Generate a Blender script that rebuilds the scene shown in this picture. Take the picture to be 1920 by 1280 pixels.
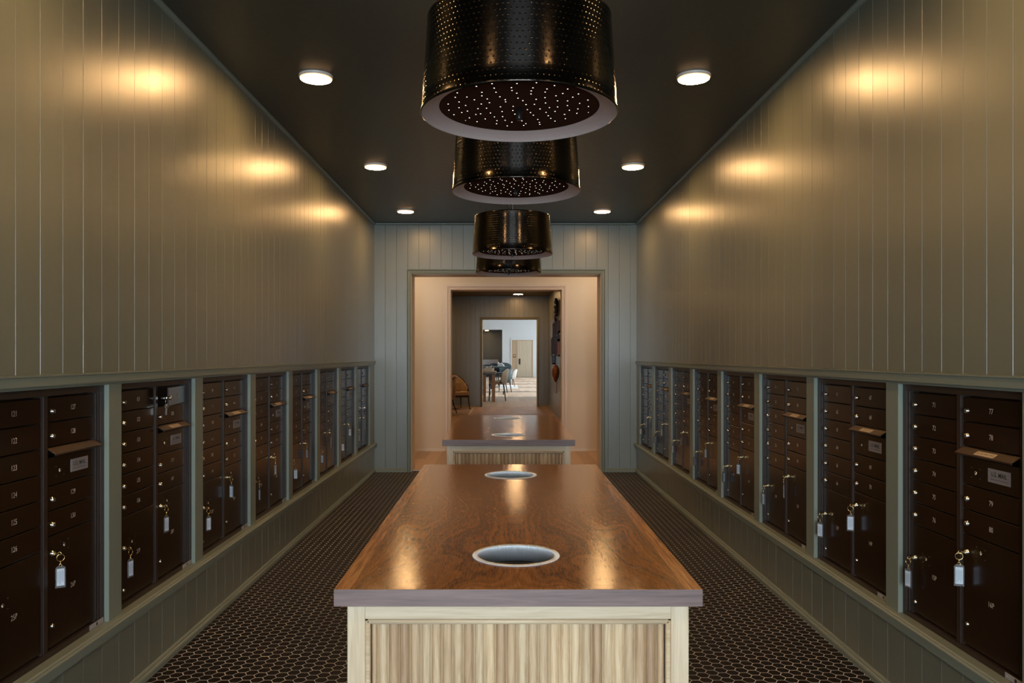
import bpy, bmesh, math, random
from mathutils import Vector, Matrix
random.seed(7)
PI = math.pi
sc = bpy.context.scene
for o in list(bpy.data.objects):
    bpy.data.objects.remove(o)
C = sc.collection

# ------------------------------------------------------------------ camera, world, sun, exposure
H = 1.432                      # eye height
FPX = 1470.0                   # focal length in pixels of the 1920 frame
cam_d = bpy.data.cameras.new('camera')
cam_d.sensor_width = 36.0
cam_d.lens = FPX / 1920 * 36.0
cam_d.shift_x = (960 - 943) / 1920
cam_d.shift_y = (667 - 640) / 1920
cam_d.clip_start = 0.05
cam_d.clip_end = 200
cam = bpy.data.objects.new('camera', cam_d)
cam.location = (0, 0, H)
cam.rotation_euler = (PI / 2, 0, 0)
C.objects.link(cam)
sc.camera = cam

w = bpy.data.worlds.new('daylight')
sc.world = w
w.use_nodes = True
bg = w.node_tree.nodes['Background']
bg.inputs[0].default_value = (0.70, 0.84, 1.0, 1)
bg.inputs[1].default_value = 3.0

sun_d = bpy.data.lights.new('sun', 'SUN')
sun_d.energy = 4.0
sun_d.angle = math.radians(2.0)
sun_d.color = (1.0, 0.96, 0.88)
sun = bpy.data.objects.new('sun', sun_d)
sun.rotation_euler = (0, math.radians(55), 0)      # shines from +X through the dining room windows
sun.location = (12, 38, 9)
C.objects.link(sun)

def area(name, loc, rot, sx, sy, power, col, spread=180):
    d = bpy.data.lights.new(name, 'AREA')
    d.shape = 'RECTANGLE'
    d.size = sx
    d.size_y = sy
    d.energy = power
    d.color = col
    d.spread = math.radians(spread)
    o = bpy.data.objects.new(name, d)
    o.location = loc
    o.rotation_euler = rot
    C.objects.link(o)
    return o
# daylight of the glazed entrance behind the camera
area('entrance_daylight', (0.03, -3.35, 1.35), (PI / 2, 0, 0), 2.4, 2.4, 130.0, (0.70, 0.86, 1.0), 110)
# daylight of the tall dining room windows
area('dining_daylight', (5.6, 38, 2.3), (PI / 2, 0, PI / 2), 26, 3.4, 430.0, (0.80, 0.90, 1.0))

sc.view_settings.view_transform = 'Standard'
sc.view_settings.look = 'None'
sc.view_settings.exposure = 0.0
sc.view_settings.gamma = 1.0
sc.view_settings.use_curve_mapping = False
try:
    sc.cycles.use_denoising = True
    sc.cycles.denoising_prefilter = 'ACCURATE'
    sc.cycles.denoising_input_passes = 'RGB_ALBEDO_NORMAL'
    sc.cycles.caustics_reflective = False
    sc.cycles.caustics_refractive = False
    sc.cycles.sample_clamp_indirect = 4.0
    sc.cycles.max_bounces = 8
except Exception:
    pass

LAMP = 135.0                    # radiance of the ceiling discs
WARM = (1.0, 0.58, 0.235, 1)

# ------------------------------------------------------------------ geometry helpers
class MB:
    def __init__(s):
        s.v = []; s.f = []; s.m = []; s.sm = []
    def add(s, vs, fs, mi=0, smooth=False, M=None):
        b = len(s.v)
        for p in vs:
            p = Vector(p)
            s.v.append(tuple(M @ p) if M else tuple(p))
        for f in fs:
            s.f.append([b + i for i in f]); s.m.append(mi); s.sm.append(smooth)
        return s
    def box(s, x0, x1, y0, y1, z0, z1, mi=0, M=None):
        vs = [(x, y, z) for z in (z0, z1) for y in (y0, y1) for x in (x0, x1)]
        fs = [(0, 2, 3, 1), (4, 5, 7, 6), (0, 1, 5, 4), (2, 6, 7, 3), (0, 4, 6, 2), (1, 3, 7, 5)]
        return s.add(vs, fs, mi, False, M)
    def quad(s, a, b, c, d, mi=0):
        return s.add([a, b, c, d], [(0, 1, 2, 3)], mi)
    def lathe(s, prof, n=48, c=(0, 0, 0), mi=0, smooth=True, M=None, caps=False, arc=(0, 2 * PI)):
        full = abs(arc[1] - arc[0] - 2 * PI) < 1e-6
        cols = n if full else n + 1
        vs = []
        for i in range(cols):
            a = arc[0] + (arc[1] - arc[0]) * i / n
            for r, z in prof:
                vs.append((c[0] + r * math.cos(a), c[1] + r * math.sin(a), c[2] + z))
        k = len(prof); fs = []
        for i in range(n):
            j = (i + 1) % cols
            for q in range(k - 1):
                fs.append((i * k + q, j * k + q, j * k + q + 1, i * k + q + 1))
        s.add(vs, fs, mi, smooth, M)
        if caps:
            b = len(s.v) - len(vs)
            s.f.append([b + i * k for i in range(cols)][::-1]); s.m.append(mi); s.sm.append(False)
            s.f.append([b + i * k + k - 1 for i in range(cols)]); s.m.append(mi); s.sm.append(False)
        return s
    def tube(s, path, r, n=8, mi=0, closed=False, M=None, cap=True):
        P = [Vector(p) for p in path]; L = len(P)
        rr = r if isinstance(r, (list, tuple)) else [r] * L
        t0 = (P[1] - P[0]).normalized()
        up = Vector((0, 0, 1)) if abs(t0.z) < 0.9 else Vector((1, 0, 0))
        nrm = (up - t0 * up.dot(t0)).normalized()
        vs = []
        for i in range(L):
            if closed:
                t = (P[(i + 1) % L] - P[i - 1]).normalized()
            else:
                t = (P[min(i + 1, L - 1)] - P[max(i - 1, 0)]).normalized()
            nrm = (nrm - t * nrm.dot(t))
            nrm = nrm.normalized() if nrm.length > 1e-6 else t.orthogonal().normalized()
            bn = t.cross(nrm)
            for k in range(n):
                a = 2 * PI * k / n
                vs.append(P[i] + (nrm * math.cos(a) + bn * math.sin(a)) * rr[i])
        fs = []
        for i in range(L if closed else L - 1):
            j = (i + 1) % L
            for k in range(n):
                fs.append((i * n + k, i * n + (k + 1) % n, j * n + (k + 1) % n, j * n + k))
        if not closed and cap:
            fs.append(tuple(range(n))[::-1]); fs.append(tuple((L - 1) * n + k for k in range(n)))
        return s.add(vs, fs, mi, True, M)
    def prism(s, prof, a, b, axis='y', mi=0, M=None, smooth=False):
        """closed 2-D profile extruded along an axis; profile (p,q): axis y -> (x,z), x -> (y,z), z -> (x,y)"""
        def P(p, t):
            return {'y': (p[0], t, p[1]), 'x': (t, p[0], p[1]), 'z': (p[0], p[1], t)}[axis]
        n = len(prof)
        vs = [P(p, a) for p in prof] + [P(p, b) for p in prof]
        fs = [(i, (i + 1) % n, n + (i + 1) % n, n + i) for i in range(n)]
        s.add(vs, fs, mi, smooth, M)
        return s.add(vs, [tuple(range(n))[::-1], tuple(range(n, 2 * n))], mi, False, M)
    def merge(s, o, M=None, mi=None):
        b = len(s.v)
        for p in o.v:
            s.v.append(tuple(M @ Vector(p)) if M else p)
        for f, m, sm in zip(o.f, o.m, o.sm):
            s.f.append([b + i for i in f]); s.m.append(m if mi is None else mi); s.sm.append(sm)
        return s
    def mesh(s, name, mats, recalc=True):
        me = bpy.data.meshes.new(name)
        me.from_pydata(s.v, [], s.f)
        for m in (mats if isinstance(mats, (list, tuple)) else [mats]):
            me.materials.append(m)
        for p, mi, sm in zip(me.polygons, s.m, s.sm):
            p.material_index = mi; p.use_smooth = sm
        if recalc:
            bm = bmesh.new(); bm.from_mesh(me)
            bmesh.ops.remove_doubles(bm, verts=bm.verts, dist=1e-6)
            bmesh.ops.recalc_face_normals(bm, faces=bm.faces)
            bm.to_mesh(me); bm.free()
        return me
    def build(s, name, mats, parent=None, loc=None, bevel=0, seg=2, recalc=True):
        o = bpy.data.objects.new(name, s.mesh(name, mats, recalc))
        return link(o, parent, loc, bevel, seg)

def link(o, parent=None, loc=None, bevel=0, seg=2):
    C.objects.link(o)
    if parent: o.parent = parent
    if loc: o.location = loc
    if bevel:
        m = o.modifiers.new('bevel', 'BEVEL'); m.width = bevel; m.segments = seg
        m.limit_method = 'ANGLE'; m.angle_limit = math.radians(40)
    return o
def inst(name, me, parent=None, loc=None, rot=None, bevel=0, seg=2):
    o = bpy.data.objects.new(name, me)
    link(o, parent, loc, bevel, seg)
    if rot: o.rotation_euler = rot
    return o
def tag(o, label, cat, group=None, kind=None):
    if label: o['label'] = label
    if cat: o['category'] = cat
    if group: o['group'] = group
    if kind: o['kind'] = kind
    return o
def struct(o):
    o['kind'] = 'structure'; return o
def thing(name, label, cat, loc=(0, 0, 0), rz=0, group=None):
    o = bpy.data.objects.new(name, None); C.objects.link(o)
    o.empty_display_size = 0.1
    o.location = loc; o.rotation_euler = (0, 0, rz)
    return tag(o, label, cat, group)
_txt = {}
def text_mb(st, size, sx=1.0, bold=0.0):
    key = (st, round(bold, 4))
    if key not in _txt:
        cu = bpy.data.curves.new('txt', 'FONT')
        cu.body = st; cu.align_x = 'CENTER'; cu.align_y = 'CENTER'; cu.size = 1.0
        cu.resolution_u = 2; cu.offset = bold
        ob = bpy.data.objects.new('txt', cu)
        C.objects.link(ob)
        dg = bpy.context.evaluated_depsgraph_get(); dg.update()
        me = bpy.data.meshes.new_from_object(ob.evaluated_get(dg))
        _txt[key] = ([tuple(v.co) for v in me.vertices], [tuple(p.vertices) for p in me.polygons])
        C.objects.unlink(ob); bpy.data.objects.remove(ob); bpy.data.meshes.remove(me); bpy.data.curves.remove(cu)
    vs, fs = _txt[key]
    m = MB()
    m.add([(x * size * sx, 0, y * size) for x, y, z in vs], fs)     # lies in the local x-z plane, read from -y
    return m

# ------------------------------------------------------------------ material helpers
class NT:
    def __init__(s, name):
        s.mat = bpy.data.materials.new(name); s.mat.use_nodes = True
        s.t = s.mat.node_tree; s.n = s.t.nodes; s.l = s.t.links
        s.b = s.n['Principled BSDF']; s.out = s.n['Material Output']
    def put(s, sock, val):
        if isinstance(val, bpy.types.NodeSocket): s.l.new(val, sock)
        elif val is not None: sock.default_value = val
    def node(s, typ, ins=None, out=0, **props):
        n = s.n.new(typ)
        for k, v in props.items(): setattr(n, k, v)
        for k, v in (ins or {}).items(): s.put(n.inputs[k], v)
        return n.outputs[out]
    def m(s, op, a, b=None, c=None, clamp=False):
        ins = {0: a}
        if b is not None: ins[1] = b
        if c is not None: ins[2] = c
        return s.node('ShaderNodeMath', ins, operation=op, use_clamp=clamp)
    def sep(s, v):
        n = s.n.new('ShaderNodeSeparateXYZ'); s.l.new(v, n.inputs[0]); return n.outputs
    def comb(s, x=0, y=0, z=0):
        return s.node('ShaderNodeCombineXYZ', {0: x, 1: y, 2: z})
    def obj(s): return s.node('ShaderNodeTexCoord', out=3)
    def mapv(s, v, scale=(1, 1, 1), loc=(0, 0, 0)):
        return s.node('ShaderNodeMapping', {0: v, 1: loc, 3: scale})
    def noise(s, v, scale=5, detail=3, rough=0.5, dist=0, out=0):
        return s.node('ShaderNodeTexNoise', {'Vector': v, 'Scale': scale, 'Detail': detail, 'Roughness': rough, 'Distortion': dist}, out=out)
    def ramp(s, fac, stops, interp='LINEAR'):
        n = s.n.new('ShaderNodeValToRGB'); s.put(n.inputs[0], fac)
        n.color_ramp.interpolation = interp
        while len(n.color_ramp.elements) < len(stops): n.color_ramp.elements.new(0.5)
        for e, (p, c) in zip(n.color_ramp.elements, stops):
            e.position = p; e.color = (*c, 1)
        return n.outputs[0]
    def mix(s, f, a, b, mode='MIX'):
        n = s.n.new('ShaderNodeMix'); n.data_type = 'RGBA'; n.blend_type = mode
        s.put(n.inputs[0], f); s.put(n.inputs[6], a); s.put(n.inputs[7], b)
        return n.outputs[2]
    def bump(s, h, strength=0.3, dist=0.01, nrm=None):
        n = s.n.new('ShaderNodeBump'); s.put(n.inputs['Height'], h)
        n.inputs['Strength'].default_value = strength; n.inputs['Distance'].default_value = dist
        if nrm is not None: s.l.new(nrm, n.inputs['Normal'])
        return n.outputs[0]
    def set(s, col=None, rough=None, metal=None, nrm=None, spec=None, coat=None, coatr=None, emit=None, estr=None, alpha=None, trans=None, ior=None):
        I = s.b.inputs
        for k, v in (('Base Color', col), ('Roughness', rough), ('Metallic', metal), ('Normal', nrm), ('Specular IOR Level', spec),
                     ('Coat Weight', coat), ('Coat Roughness', coatr), ('Emission Color', emit), ('Emission Strength', estr),
                     ('Alpha', alpha), ('Transmission Weight', trans), ('IOR', ior)):
            if v is not None: s.put(I[k], v)
        return s.mat
def c4(r, g, b): return (r, g, b, 1)
def plain(name, col, rough=0.5, metal=0, **k):
    t = NT(name)
    n = t.noise(t.obj(), 40, 2)
    rr = t.m('MULTIPLY_ADD', n, 0.12, rough - 0.06)
    return t.set(col=c4(*col), rough=rr, metal=metal, **k)

PAINT = (0.176, 0.187, 0.140)
def m_paint(name, col, rough=0.38, bumpd=0.0006, axis=1, pitch=0.1374, phase=0.0):
    t = NT(name)
    o = t.obj(); xyz = t.sep(o)
    bi = t.m('FLOOR', t.m('DIVIDE', t.m('SUBTRACT', xyz[axis], phase), pitch))
    wn = t.node('ShaderNodeTexWhiteNoise', {'W': bi}, noise_dimensions='1D')
    st = t.noise(t.mapv(o, (1, 1, 0.06)), 60, 3)
    fine = t.noise(o, 260, 2)
    big = t.noise(o, 1.6, 3)
    br = t.noise(t.mapv(o, (1, 1, 0.30)), 42, 5, 0.68)
    h = t.m('ADD', t.m('MULTIPLY', fine, 0.22), t.m('ADD', t.m('MULTIPLY', st, 0.6), t.m('MULTIPLY', br, 1.1)))
    rr = t.m('ADD', rough - 0.08, t.m('ADD', t.m('MULTIPLY', big, 0.08), t.m('MULTIPLY', wn, 0.08)))
    k = t.m('ADD', 0.93, t.m('MULTIPLY', wn, 0.12))
    cc = t.mix(1.0, c4(*col), t.comb(k, k, k), 'MULTIPLY')
    return t.set(col=cc, rough=rr, nrm=t.bump(h, 0.6, bumpd * 2.0), spec=0.5, coat=0.85, coatr=0.31)
XL, XR = -1.586, 1.648
YE = 9.673                       # end wall
ZC = H + 1.632                   # ceiling
M_wall = m_paint('sage_board_paint', PAINT, axis=1, phase=3.357)
M_wallx = m_paint('sage_board_paint_end', PAINT, axis=0, phase=-1.4509)
M_trim = plain('sage_trim_paint', (0.205, 0.232, 0.186), 0.36, spec=0.5)
M_ceil = plain('dark_sage_ceiling_paint', (0.058, 0.058, 0.043), 0.40, spec=0.5)
M_cream = NT('cream_wallcovering')
_o = M_cream.obj()
_h = M_cream.m('ADD', M_cream.noise(M_cream.mapv(_o, (1, 1, 14)), 40, 2), M_cream.noise(M_cream.mapv(_o, (14, 1, 1)), 40, 2))
M_cream = M_cream.set(col=c4(0.66, 0.56, 0.44), rough=0.7, nrm=M_cream.bump(_h, 0.3, 0.001))
M_creamt = plain('cream_trim_paint', (0.62, 0.50, 0.40), 0.4)
M_white = plain('white_plaster', (0.72, 0.74, 0.73), 0.7)

def m_hex():
    t = NT('black_hexagon_mosaic')
    o = t.obj(); xyz = t.sep(o)
    s3 = math.sqrt(3); side = 0.0315
    X = t.m('DIVIDE', xyz[0], side); Y = t.m('DIVIDE', xyz[1], side)
    def cell(px, py):
        a = t.m('SUBTRACT', t.m('MULTIPLY', t.m('FRACT', t.m('DIVIDE', px, 3.0)), 3.0), 1.5)
        b = t.m('SUBTRACT', t.m('MULTIPLY', t.m('FRACT', t.m('DIVIDE', py, s3)), s3), s3 / 2)
        return t.m('ABSOLUTE', a), t.m('ABSOLUTE', b)
    def dist(a, b):
        return t.m('MAXIMUM', b, t.m('ADD', t.m('MULTIPLY', a, s3 / 2), t.m('MULTIPLY', b, 0.5)))
    a1, b1 = cell(X, Y)
    a2, b2 = cell(t.m('ADD', X, 1.5), t.m('ADD', Y, s3 / 2))
    d = t.m('MINIMUM', dist(a1, b1), dist(a2, b2))
    e = t.m('MULTIPLY', t.m('SUBTRACT', s3 / 2, d), side)            # metres to the joint centre
    g = t.m('LESS_THAN', e, 0.0015)
    vor = t.node('ShaderNodeTexWhiteNoise', {'Vector': t.comb(t.m('FLOOR', t.m('DIVIDE', X, 1.5)), t.m('FLOOR', t.m('DIVIDE', Y, s3 / 2)), 0)})
    tint = t.noise(o, 9, 3)
    tile = t.ramp(tint, [(0.3, (0.0055, 0.0042, 0.0042)), (0.7, (0.010, 0.0075, 0.007))])
    gr = t.ramp(t.noise(o, 3, 3), [(0.3, (0.62, 0.57, 0.55)), (0.7, (0.80, 0.75, 0.72))])
    col = t.mix(g, tile, gr)
    hgt = t.m('DIVIDE', t.m('MINIMUM', e, 0.0035), 0.0035)
    rr = t.m('ADD', 0.5, t.m('MULTIPLY', g, 0.4))
    return t.set(col=col, rough=rr, nrm=t.bump(hgt, 0.4, 0.0012), spec=0.10)
M_hex = m_hex()

def m_planks(name, c1, c2, pw=0.18, pl=1.9, rough=0.4):
    t = NT(name); o = t.obj(); xyz = t.sep(o)
    r = t.m('FLOOR', t.m('DIVIDE', xyz[0], pw))
    off = t.node('ShaderNodeTexWhiteNoise', {'W': r}, noise_dimensions='1D')
    q = t.m('FLOOR', t.m('ADD', t.m('DIVIDE', xyz[1], pl), t.m('MULTIPLY', off, 5.0)))
    wn = t.node('ShaderNodeTexWhiteNoise', {'Vector': t.comb(r, q, 0)})
    g = t.noise(t.mapv(o, (9, 0.9, 1)), 6, 5, 0.6, 0.6)
    f = t.m('ADD', t.m('MULTIPLY', wn, 0.5), t.m('MULTIPLY', g, 0.5))
    col = t.ramp(f, [(0.2, c1), (0.8, c2)])
    fx = t.m('FRACT', t.m('DIVIDE', xyz[0], pw))
    edge = t.m('LESS_THAN', t.m('MINIMUM', fx, t.m('SUBTRACT', 1.0, fx)), 0.008)
    col = t.mix(t.m('MULTIPLY', edge, 0.6), col, c4(0.10, 0.055, 0.03))
    return t.set(col=col, rough=rough, nrm=t.bump(g, 0.1, 0.002))
M_oakfloor = m_planks('oak_plank_floor', (0.30, 0.165, 0.08), (0.52, 0.32, 0.18))
M_palefloor = m_planks('pale_oak_floor', (0.42, 0.31, 0.22), (0.60, 0.47, 0.36), rough=0.5)

def m_walnut_top():
    t = NT('lacquered_walnut_veneer'); o = t.obj(); xyz = t.sep(o)
    ax = t.m('ABSOLUTE', xyz[0]); ay = t.m('ABSOLUTE', t.m('ADD', xyz[1], 0.12))
    p = t.comb(ax, ay, 0)
    wob = t.noise(t.mapv(p, (1, 0.30, 1), (4.7, 2.3, 1.1)), 3.4, 3, 0.5, 0.5)
    wob2 = t.noise(t.mapv(p, (1, 0.34, 1), (9.1, 5.6, 3.0)), 1.9, 2, 0.5, 0.3)
    # flame figure: rings of a warped distance field
    base = t.m('ADD', t.m('MULTIPLY', ax, 4.4), t.m('ADD', t.m('MULTIPLY', wob, 2.6), t.m('MULTIPLY', wob2, 3.0)))
    r1 = t.m('MULTIPLY_ADD', t.m('SINE', t.m('MULTIPLY', base, 43.0)), 0.5, 0.5)
    r2 = t.m('MULTIPLY_ADD', t.m('SINE', t.m('MULTIPLY', base, 17.0)), 0.5, 0.5)
    rings = t.m('MULTIPLY_ADD', r1, 0.7, t.m('MULTIPLY', r2, 0.3))
    broad = t.noise(t.comb(base, 0.0, 0.0), 2.0, 3, 0.5)
    fine = t.noise(t.mapv(o, (60, 5, 1)), 6, 4, 0.6, 0.2)
    f = t.m('ADD', t.m('MULTIPLY', rings, 0.09), t.m('ADD', t.m('MULTIPLY', broad, 0.45), t.m('MULTIPLY', fine, 0.42)))
    col = t.ramp(f, [(0.34, (0.125, 0.050, 0.014)), (0.5, (0.24, 0.106, 0.033)), (0.66, (0.37, 0.18, 0.062))])
    # straight grained border band along the long sides
    bd = t.m('GREATER_THAN', ax, 0.372)
    bg_ = t.noise(t.mapv(o, (40, 1.6, 1)), 5, 4, 0.6, 0.3)
    bcol = t.ramp(bg_, [(0.3, (0.20, 0.085, 0.030)), (0.7, (0.50, 0.25, 0.095))])
    col = t.mix(bd, col, bcol)
    seam = t.m('LESS_THAN', t.m('ABSOLUTE', t.m('SUBTRACT', ax, 0.372)), 0.0008)
    col = t.mix(t.m('MULTIPLY', seam, 0.5), col, c4(0.06, 0.025, 0.01))
    rip = t.noise(t.mapv(p, (1, 2.4, 1)), 42, 3, 0.55, 1.6)
    pore = t.noise(t.mapv(o, (1.6, 1, 1)), 150, 3, 0.6, 0.5)
    h = t.m('ADD', t.m('MULTIPLY', rip, 0.8), t.m('ADD', t.m('MULTIPLY', rings, 0.18), t.m('MULTIPLY', pore, 0.5)))
    n = t.bump(h, 0.75, 0.00032)
    return t.set(col=col, rough=0.09, nrm=n, spec=0.26)
M_walnut = m_walnut_top()
def m_grain(name, stops, axis='x', scale=5, rough=0.5, bump=0.0006):
    t = NT(name); o = t.obj()
    sc_ = {'x': (0.6, 12, 12), 'z': (12, 12, 0.6), 'y': (12, 0.6, 12)}[axis]
    f = t.noise(t.mapv(o, sc_), scale, 5, 0.62, 1.0)
    g = t.noise(t.mapv(o, tuple(k * 5 for k in sc_)), scale, 3, 0.6, 0.3)
    ff = t.m('ADD', t.m('MULTIPLY', f, 0.7), t.m('MULTIPLY', g, 0.3))
    return t.set(col=t.ramp(ff, stops), rough=rough, nrm=t.bump(g, 0.35, bump))
M_walnut_edge = m_grain('walnut_edge_grain', [(0.3, (0.070, 0.041, 0.035)), (0.5, (0.135, 0.082, 0.070)), (0.7, (0.22, 0.143, 0.125))], 'x', 3)
OAK = [(0.25, (0.36, 0.255, 0.15)), (0.5, (0.50, 0.385, 0.245)), (0.75, (0.62, 0.51, 0.355))]
M_oak_v = m_grain('pale_oak_upright', OAK, 'z', 4)
M_oak_h = m_grain('pale_oak_rail', OAK, 'x', 4)
def m_reed():
    t = NT('reeded_oak'); o = t.obj(); xyz = t.sep(o)
    oi = t.node('ShaderNodeObjectInfo', out=5) if False else 0.0
    i = t.m('FLOOR', t.m('DIVIDE', t.m('ADD', xyz[0], 40.0), 0.0243))
    wn = t.node('ShaderNodeTexWhiteNoise', {'W': i}, noise_dimensions='1D')
    wn2 = t.node('ShaderNodeTexWhiteNoise', {'W': t.m('ADD', i, 71.3)}, noise_dimensions='1D')
    pv = t.comb(xyz[0], t.m('MULTIPLY', i, 3.7), xyz[2])
    f = t.noise(t.mapv(pv, (30, 1, 1.6)), 3, 5, 0.62, 1.4)
    g = t.noise(t.mapv(pv, (160, 1, 5)), 3, 3, 0.6, 0.2)
    ff = t.m('ADD', t.m('MULTIPLY', f, 0.65), t.m('MULTIPLY', g, 0.35))
    a = t.ramp(ff, [(0.3, (0.33, 0.215, 0.12)), (0.55, (0.50, 0.37, 0.235)), (0.8, (0.64, 0.52, 0.365))])
    tint = t.ramp(wn, [(0.0, (0.66, 0.56, 0.47)), (0.35, (0.88, 0.80, 0.70)), (0.7, (1.0, 1.0, 0.94)), (1.0, (1.2, 1.18, 1.08))])
    return t.set(col=t.mix(1.0, a, tint, 'MULTIPLY'), rough=0.5, nrm=t.bump(g, 0.3, 0.0005))
M_reed = m_reed()
M_steel = NT('brushed_steel')
_o = M_steel.obj()
_x = M_steel.sep(_o)
_an = M_steel.m('ARCTAN2', _x[0], _x[1])
_n = M_steel.noise(M_steel.comb(M_steel.m('MULTIPLY', _an, 9.0), 0, M_steel.m('MULTIPLY', _x[2], 4.0)), 3.0, 3)
_tg = M_steel.node('ShaderNodeTangent', direction_type='RADIAL', axis='Z')
M_steel.put(M_steel.b.inputs['Tangent'], _tg); M_steel.b.inputs['Anisotropic'].default_value = 0.85
M_steel = M_steel.set(col=c4(0.74, 0.79, 0.84), metal=0.6, rough=M_steel.m('MULTIPLY_ADD', _n, 0.2, 0.48), nrm=M_steel.bump(_n, 0.9, 0.006))
M_blackplastic = plain('black_plastic', (0.012, 0.013, 0.016), 0.5)
M_brown = NT('dark_bronze_powder_coat')
_n = M_brown.noise(M_brown.obj(), 500, 2)
M_brown = M_brown.set(col=c4(0.017, 0.0070, 0.0026), rough=0.20, nrm=M_brown.bump(_n, 0.08, 0.0004), spec=0.5)
M_brownf = plain('dark_bronze_frame', (0.030, 0.018, 0.013), 0.42)
M_chrome = plain('nickel_lock', (0.75, 0.70, 0.62), 0.22, 1.0)
M_brass = plain('brass_ring', (0.85, 0.60, 0.25), 0.22, 1.0)
M_num = plain('engraved_number', (0.62, 0.56, 0.50), 0.5)
M_plate = plain('grey_nameplate', (0.30, 0.26, 0.25), 0.4)
M_ink = plain('black_ink', (0.01, 0.01, 0.01), 0.6)
M_sticker = plain('label_paper', (0.46, 0.42, 0.36), 0.6)
M_flaplabel = plain('flap_label', (0.55, 0.42, 0.28), 0.5)
M_paper = plain('tag_paper', (0.52, 0.58, 0.64), 0.5)
M_greyink = plain('tag_print', (0.16, 0.22, 0.30), 0.6)
t = NT('clear_acrylic')
M_acrylic = t.set(col=c4(0.9, 0.93, 0.95), rough=0.08, trans=0.9, ior=1.45)
M_dark = plain('recess_dark', (0.012, 0.010, 0.009), 0.7)

def m_shade():
    t = NT('hammered_black_metal')
    uv = t.node('ShaderNodeTexCoord', out=2); xyz = t.sep(uv)
    u = xyz[0]; v = xyz[1]
    row = t.m('FLOOR', v)
    uu = t.m('ADD', u, t.m('MULTIPLY', t.m('MODULO', row, 2.0), 0.5))
    jx = t.noise(t.comb(t.m('FLOOR', uu), row, 0), 3.1, 1)
    a = t.m('SUBTRACT', t.m('FRACT', uu), t.m('MULTIPLY_ADD', jx, 0.2, 0.4)); b = t.m('SUBTRACT', t.m('FRACT', v), 0.5)
    d = t.m('SQRT', t.m('ADD', t.m('MULTIPLY', a, a), t.m('MULTIPLY', t.m('MULTIPLY', b, b), 1.1)))
    dent = t.m('SUBTRACT', 1.0, t.m('DIVIDE', t.m('MINIMUM', d, 0.21), 0.21))
    dent = t.m('SMOOTH_MIN', dent, 0.75, 0.3)
    broad = t.noise(t.comb(t.m('MULTIPLY', u, 0.35), t.m('MULTIPLY', v, 0.35), 0), 2.2, 2)
    n = t.bump(t.m('ADD', dent, t.m('MULTIPLY', broad, 0.35)), 0.6, 0.0010)
    return t, n
t, n = m_shade(); M_shade = t.set(col=c4(0.040, 0.034, 0.029), rough=0.14, nrm=n, spec=0.5, metal=1.0)
t, n = m_shade(); M_lip = t.set(col=c4(0.46, 0.37, 0.34), rough=0.38, nrm=n, spec=0.6)
M_lip.name = 'hammered_pewter_lining'
M_perf = plain('bronze_perforated_disc', (0.05, 0.022, 0.013), 0.85, spec=0.0)
M_ironblack = plain('black_iron', (0.015, 0.015, 0.015), 0.35, 0.5)

def m_emit(name, col, strength):
    t = NT(name)
    return t.set(col=c4(0.8, 0.8, 0.8), rough=0.5, emit=col, estr=strength)
M_lamp = m_emit('lit_diffuser', WARM, LAMP)
M_lampside = m_emit('lit_diffuser_rim', (1.0, 0.45, 0.16, 1), 2.2)
M_pendlit = m_emit('pendant_bulb_glow', (1.0, 0.86, 0.70, 1), 5.0)
M_lampring = plain('white_lamp_ring', (0.7, 0.6, 0.5), 0.4)

# ------------------------------------------------------------------ the mail room shell
YB = -3.0
ZT0, ZT1 = H - 0.108, H - 0.066          # upper cap rail (bottom, top)
ZRT, ZRB = H - 0.115, H - 1.070          # recess top / bottom
ZS1 = H - 1.118                          # bottom of the sill front
PITCH, OPEN, NB = 0.885, 0.781, 8
YF = {'l': 3.1565, 'r': 3.2694}          # far edge of the first opening

def boards(mb, sgn, X, y0, y1, z0, z1, ph, axis='y', pitch=0.1374):
    """tongue and groove boarding with V joints; wall plane at X, room on the side of -sgn"""
    k = math.floor((y0 - ph) / pitch)
    pts = []
    g = 0.0016; d = 0.0030
    y = ph + k * pitch
    while y < y1:
        a = max(y, y0); b = min(y + pitch, y1)
        if b - a > 0.004:
            ja = random.uniform(-0.0003, 0.0003); jb = random.uniform(-0.0003, 0.0003)
            if a > y0: pts.append((a, d))
            pts += [(a + (g if a > y0 else 0), ja), ((a + b) / 2, (ja + jb) / 2 - 0.0001), (b - (g if b < y1 else 0), jb)]
        y += pitch
    vs = []
    for (t_, dd) in pts:
        for z in (z0, z1):
            vs.append((X + sgn * dd, t_, z) if axis == 'y' else (t_, X + sgn * dd, z))
    fs = [(2 * i, 2 * i + 2, 2 * i + 3, 2 * i + 1) for i in range(len(pts) - 1)]
    mb.add(vs, fs)

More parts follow.
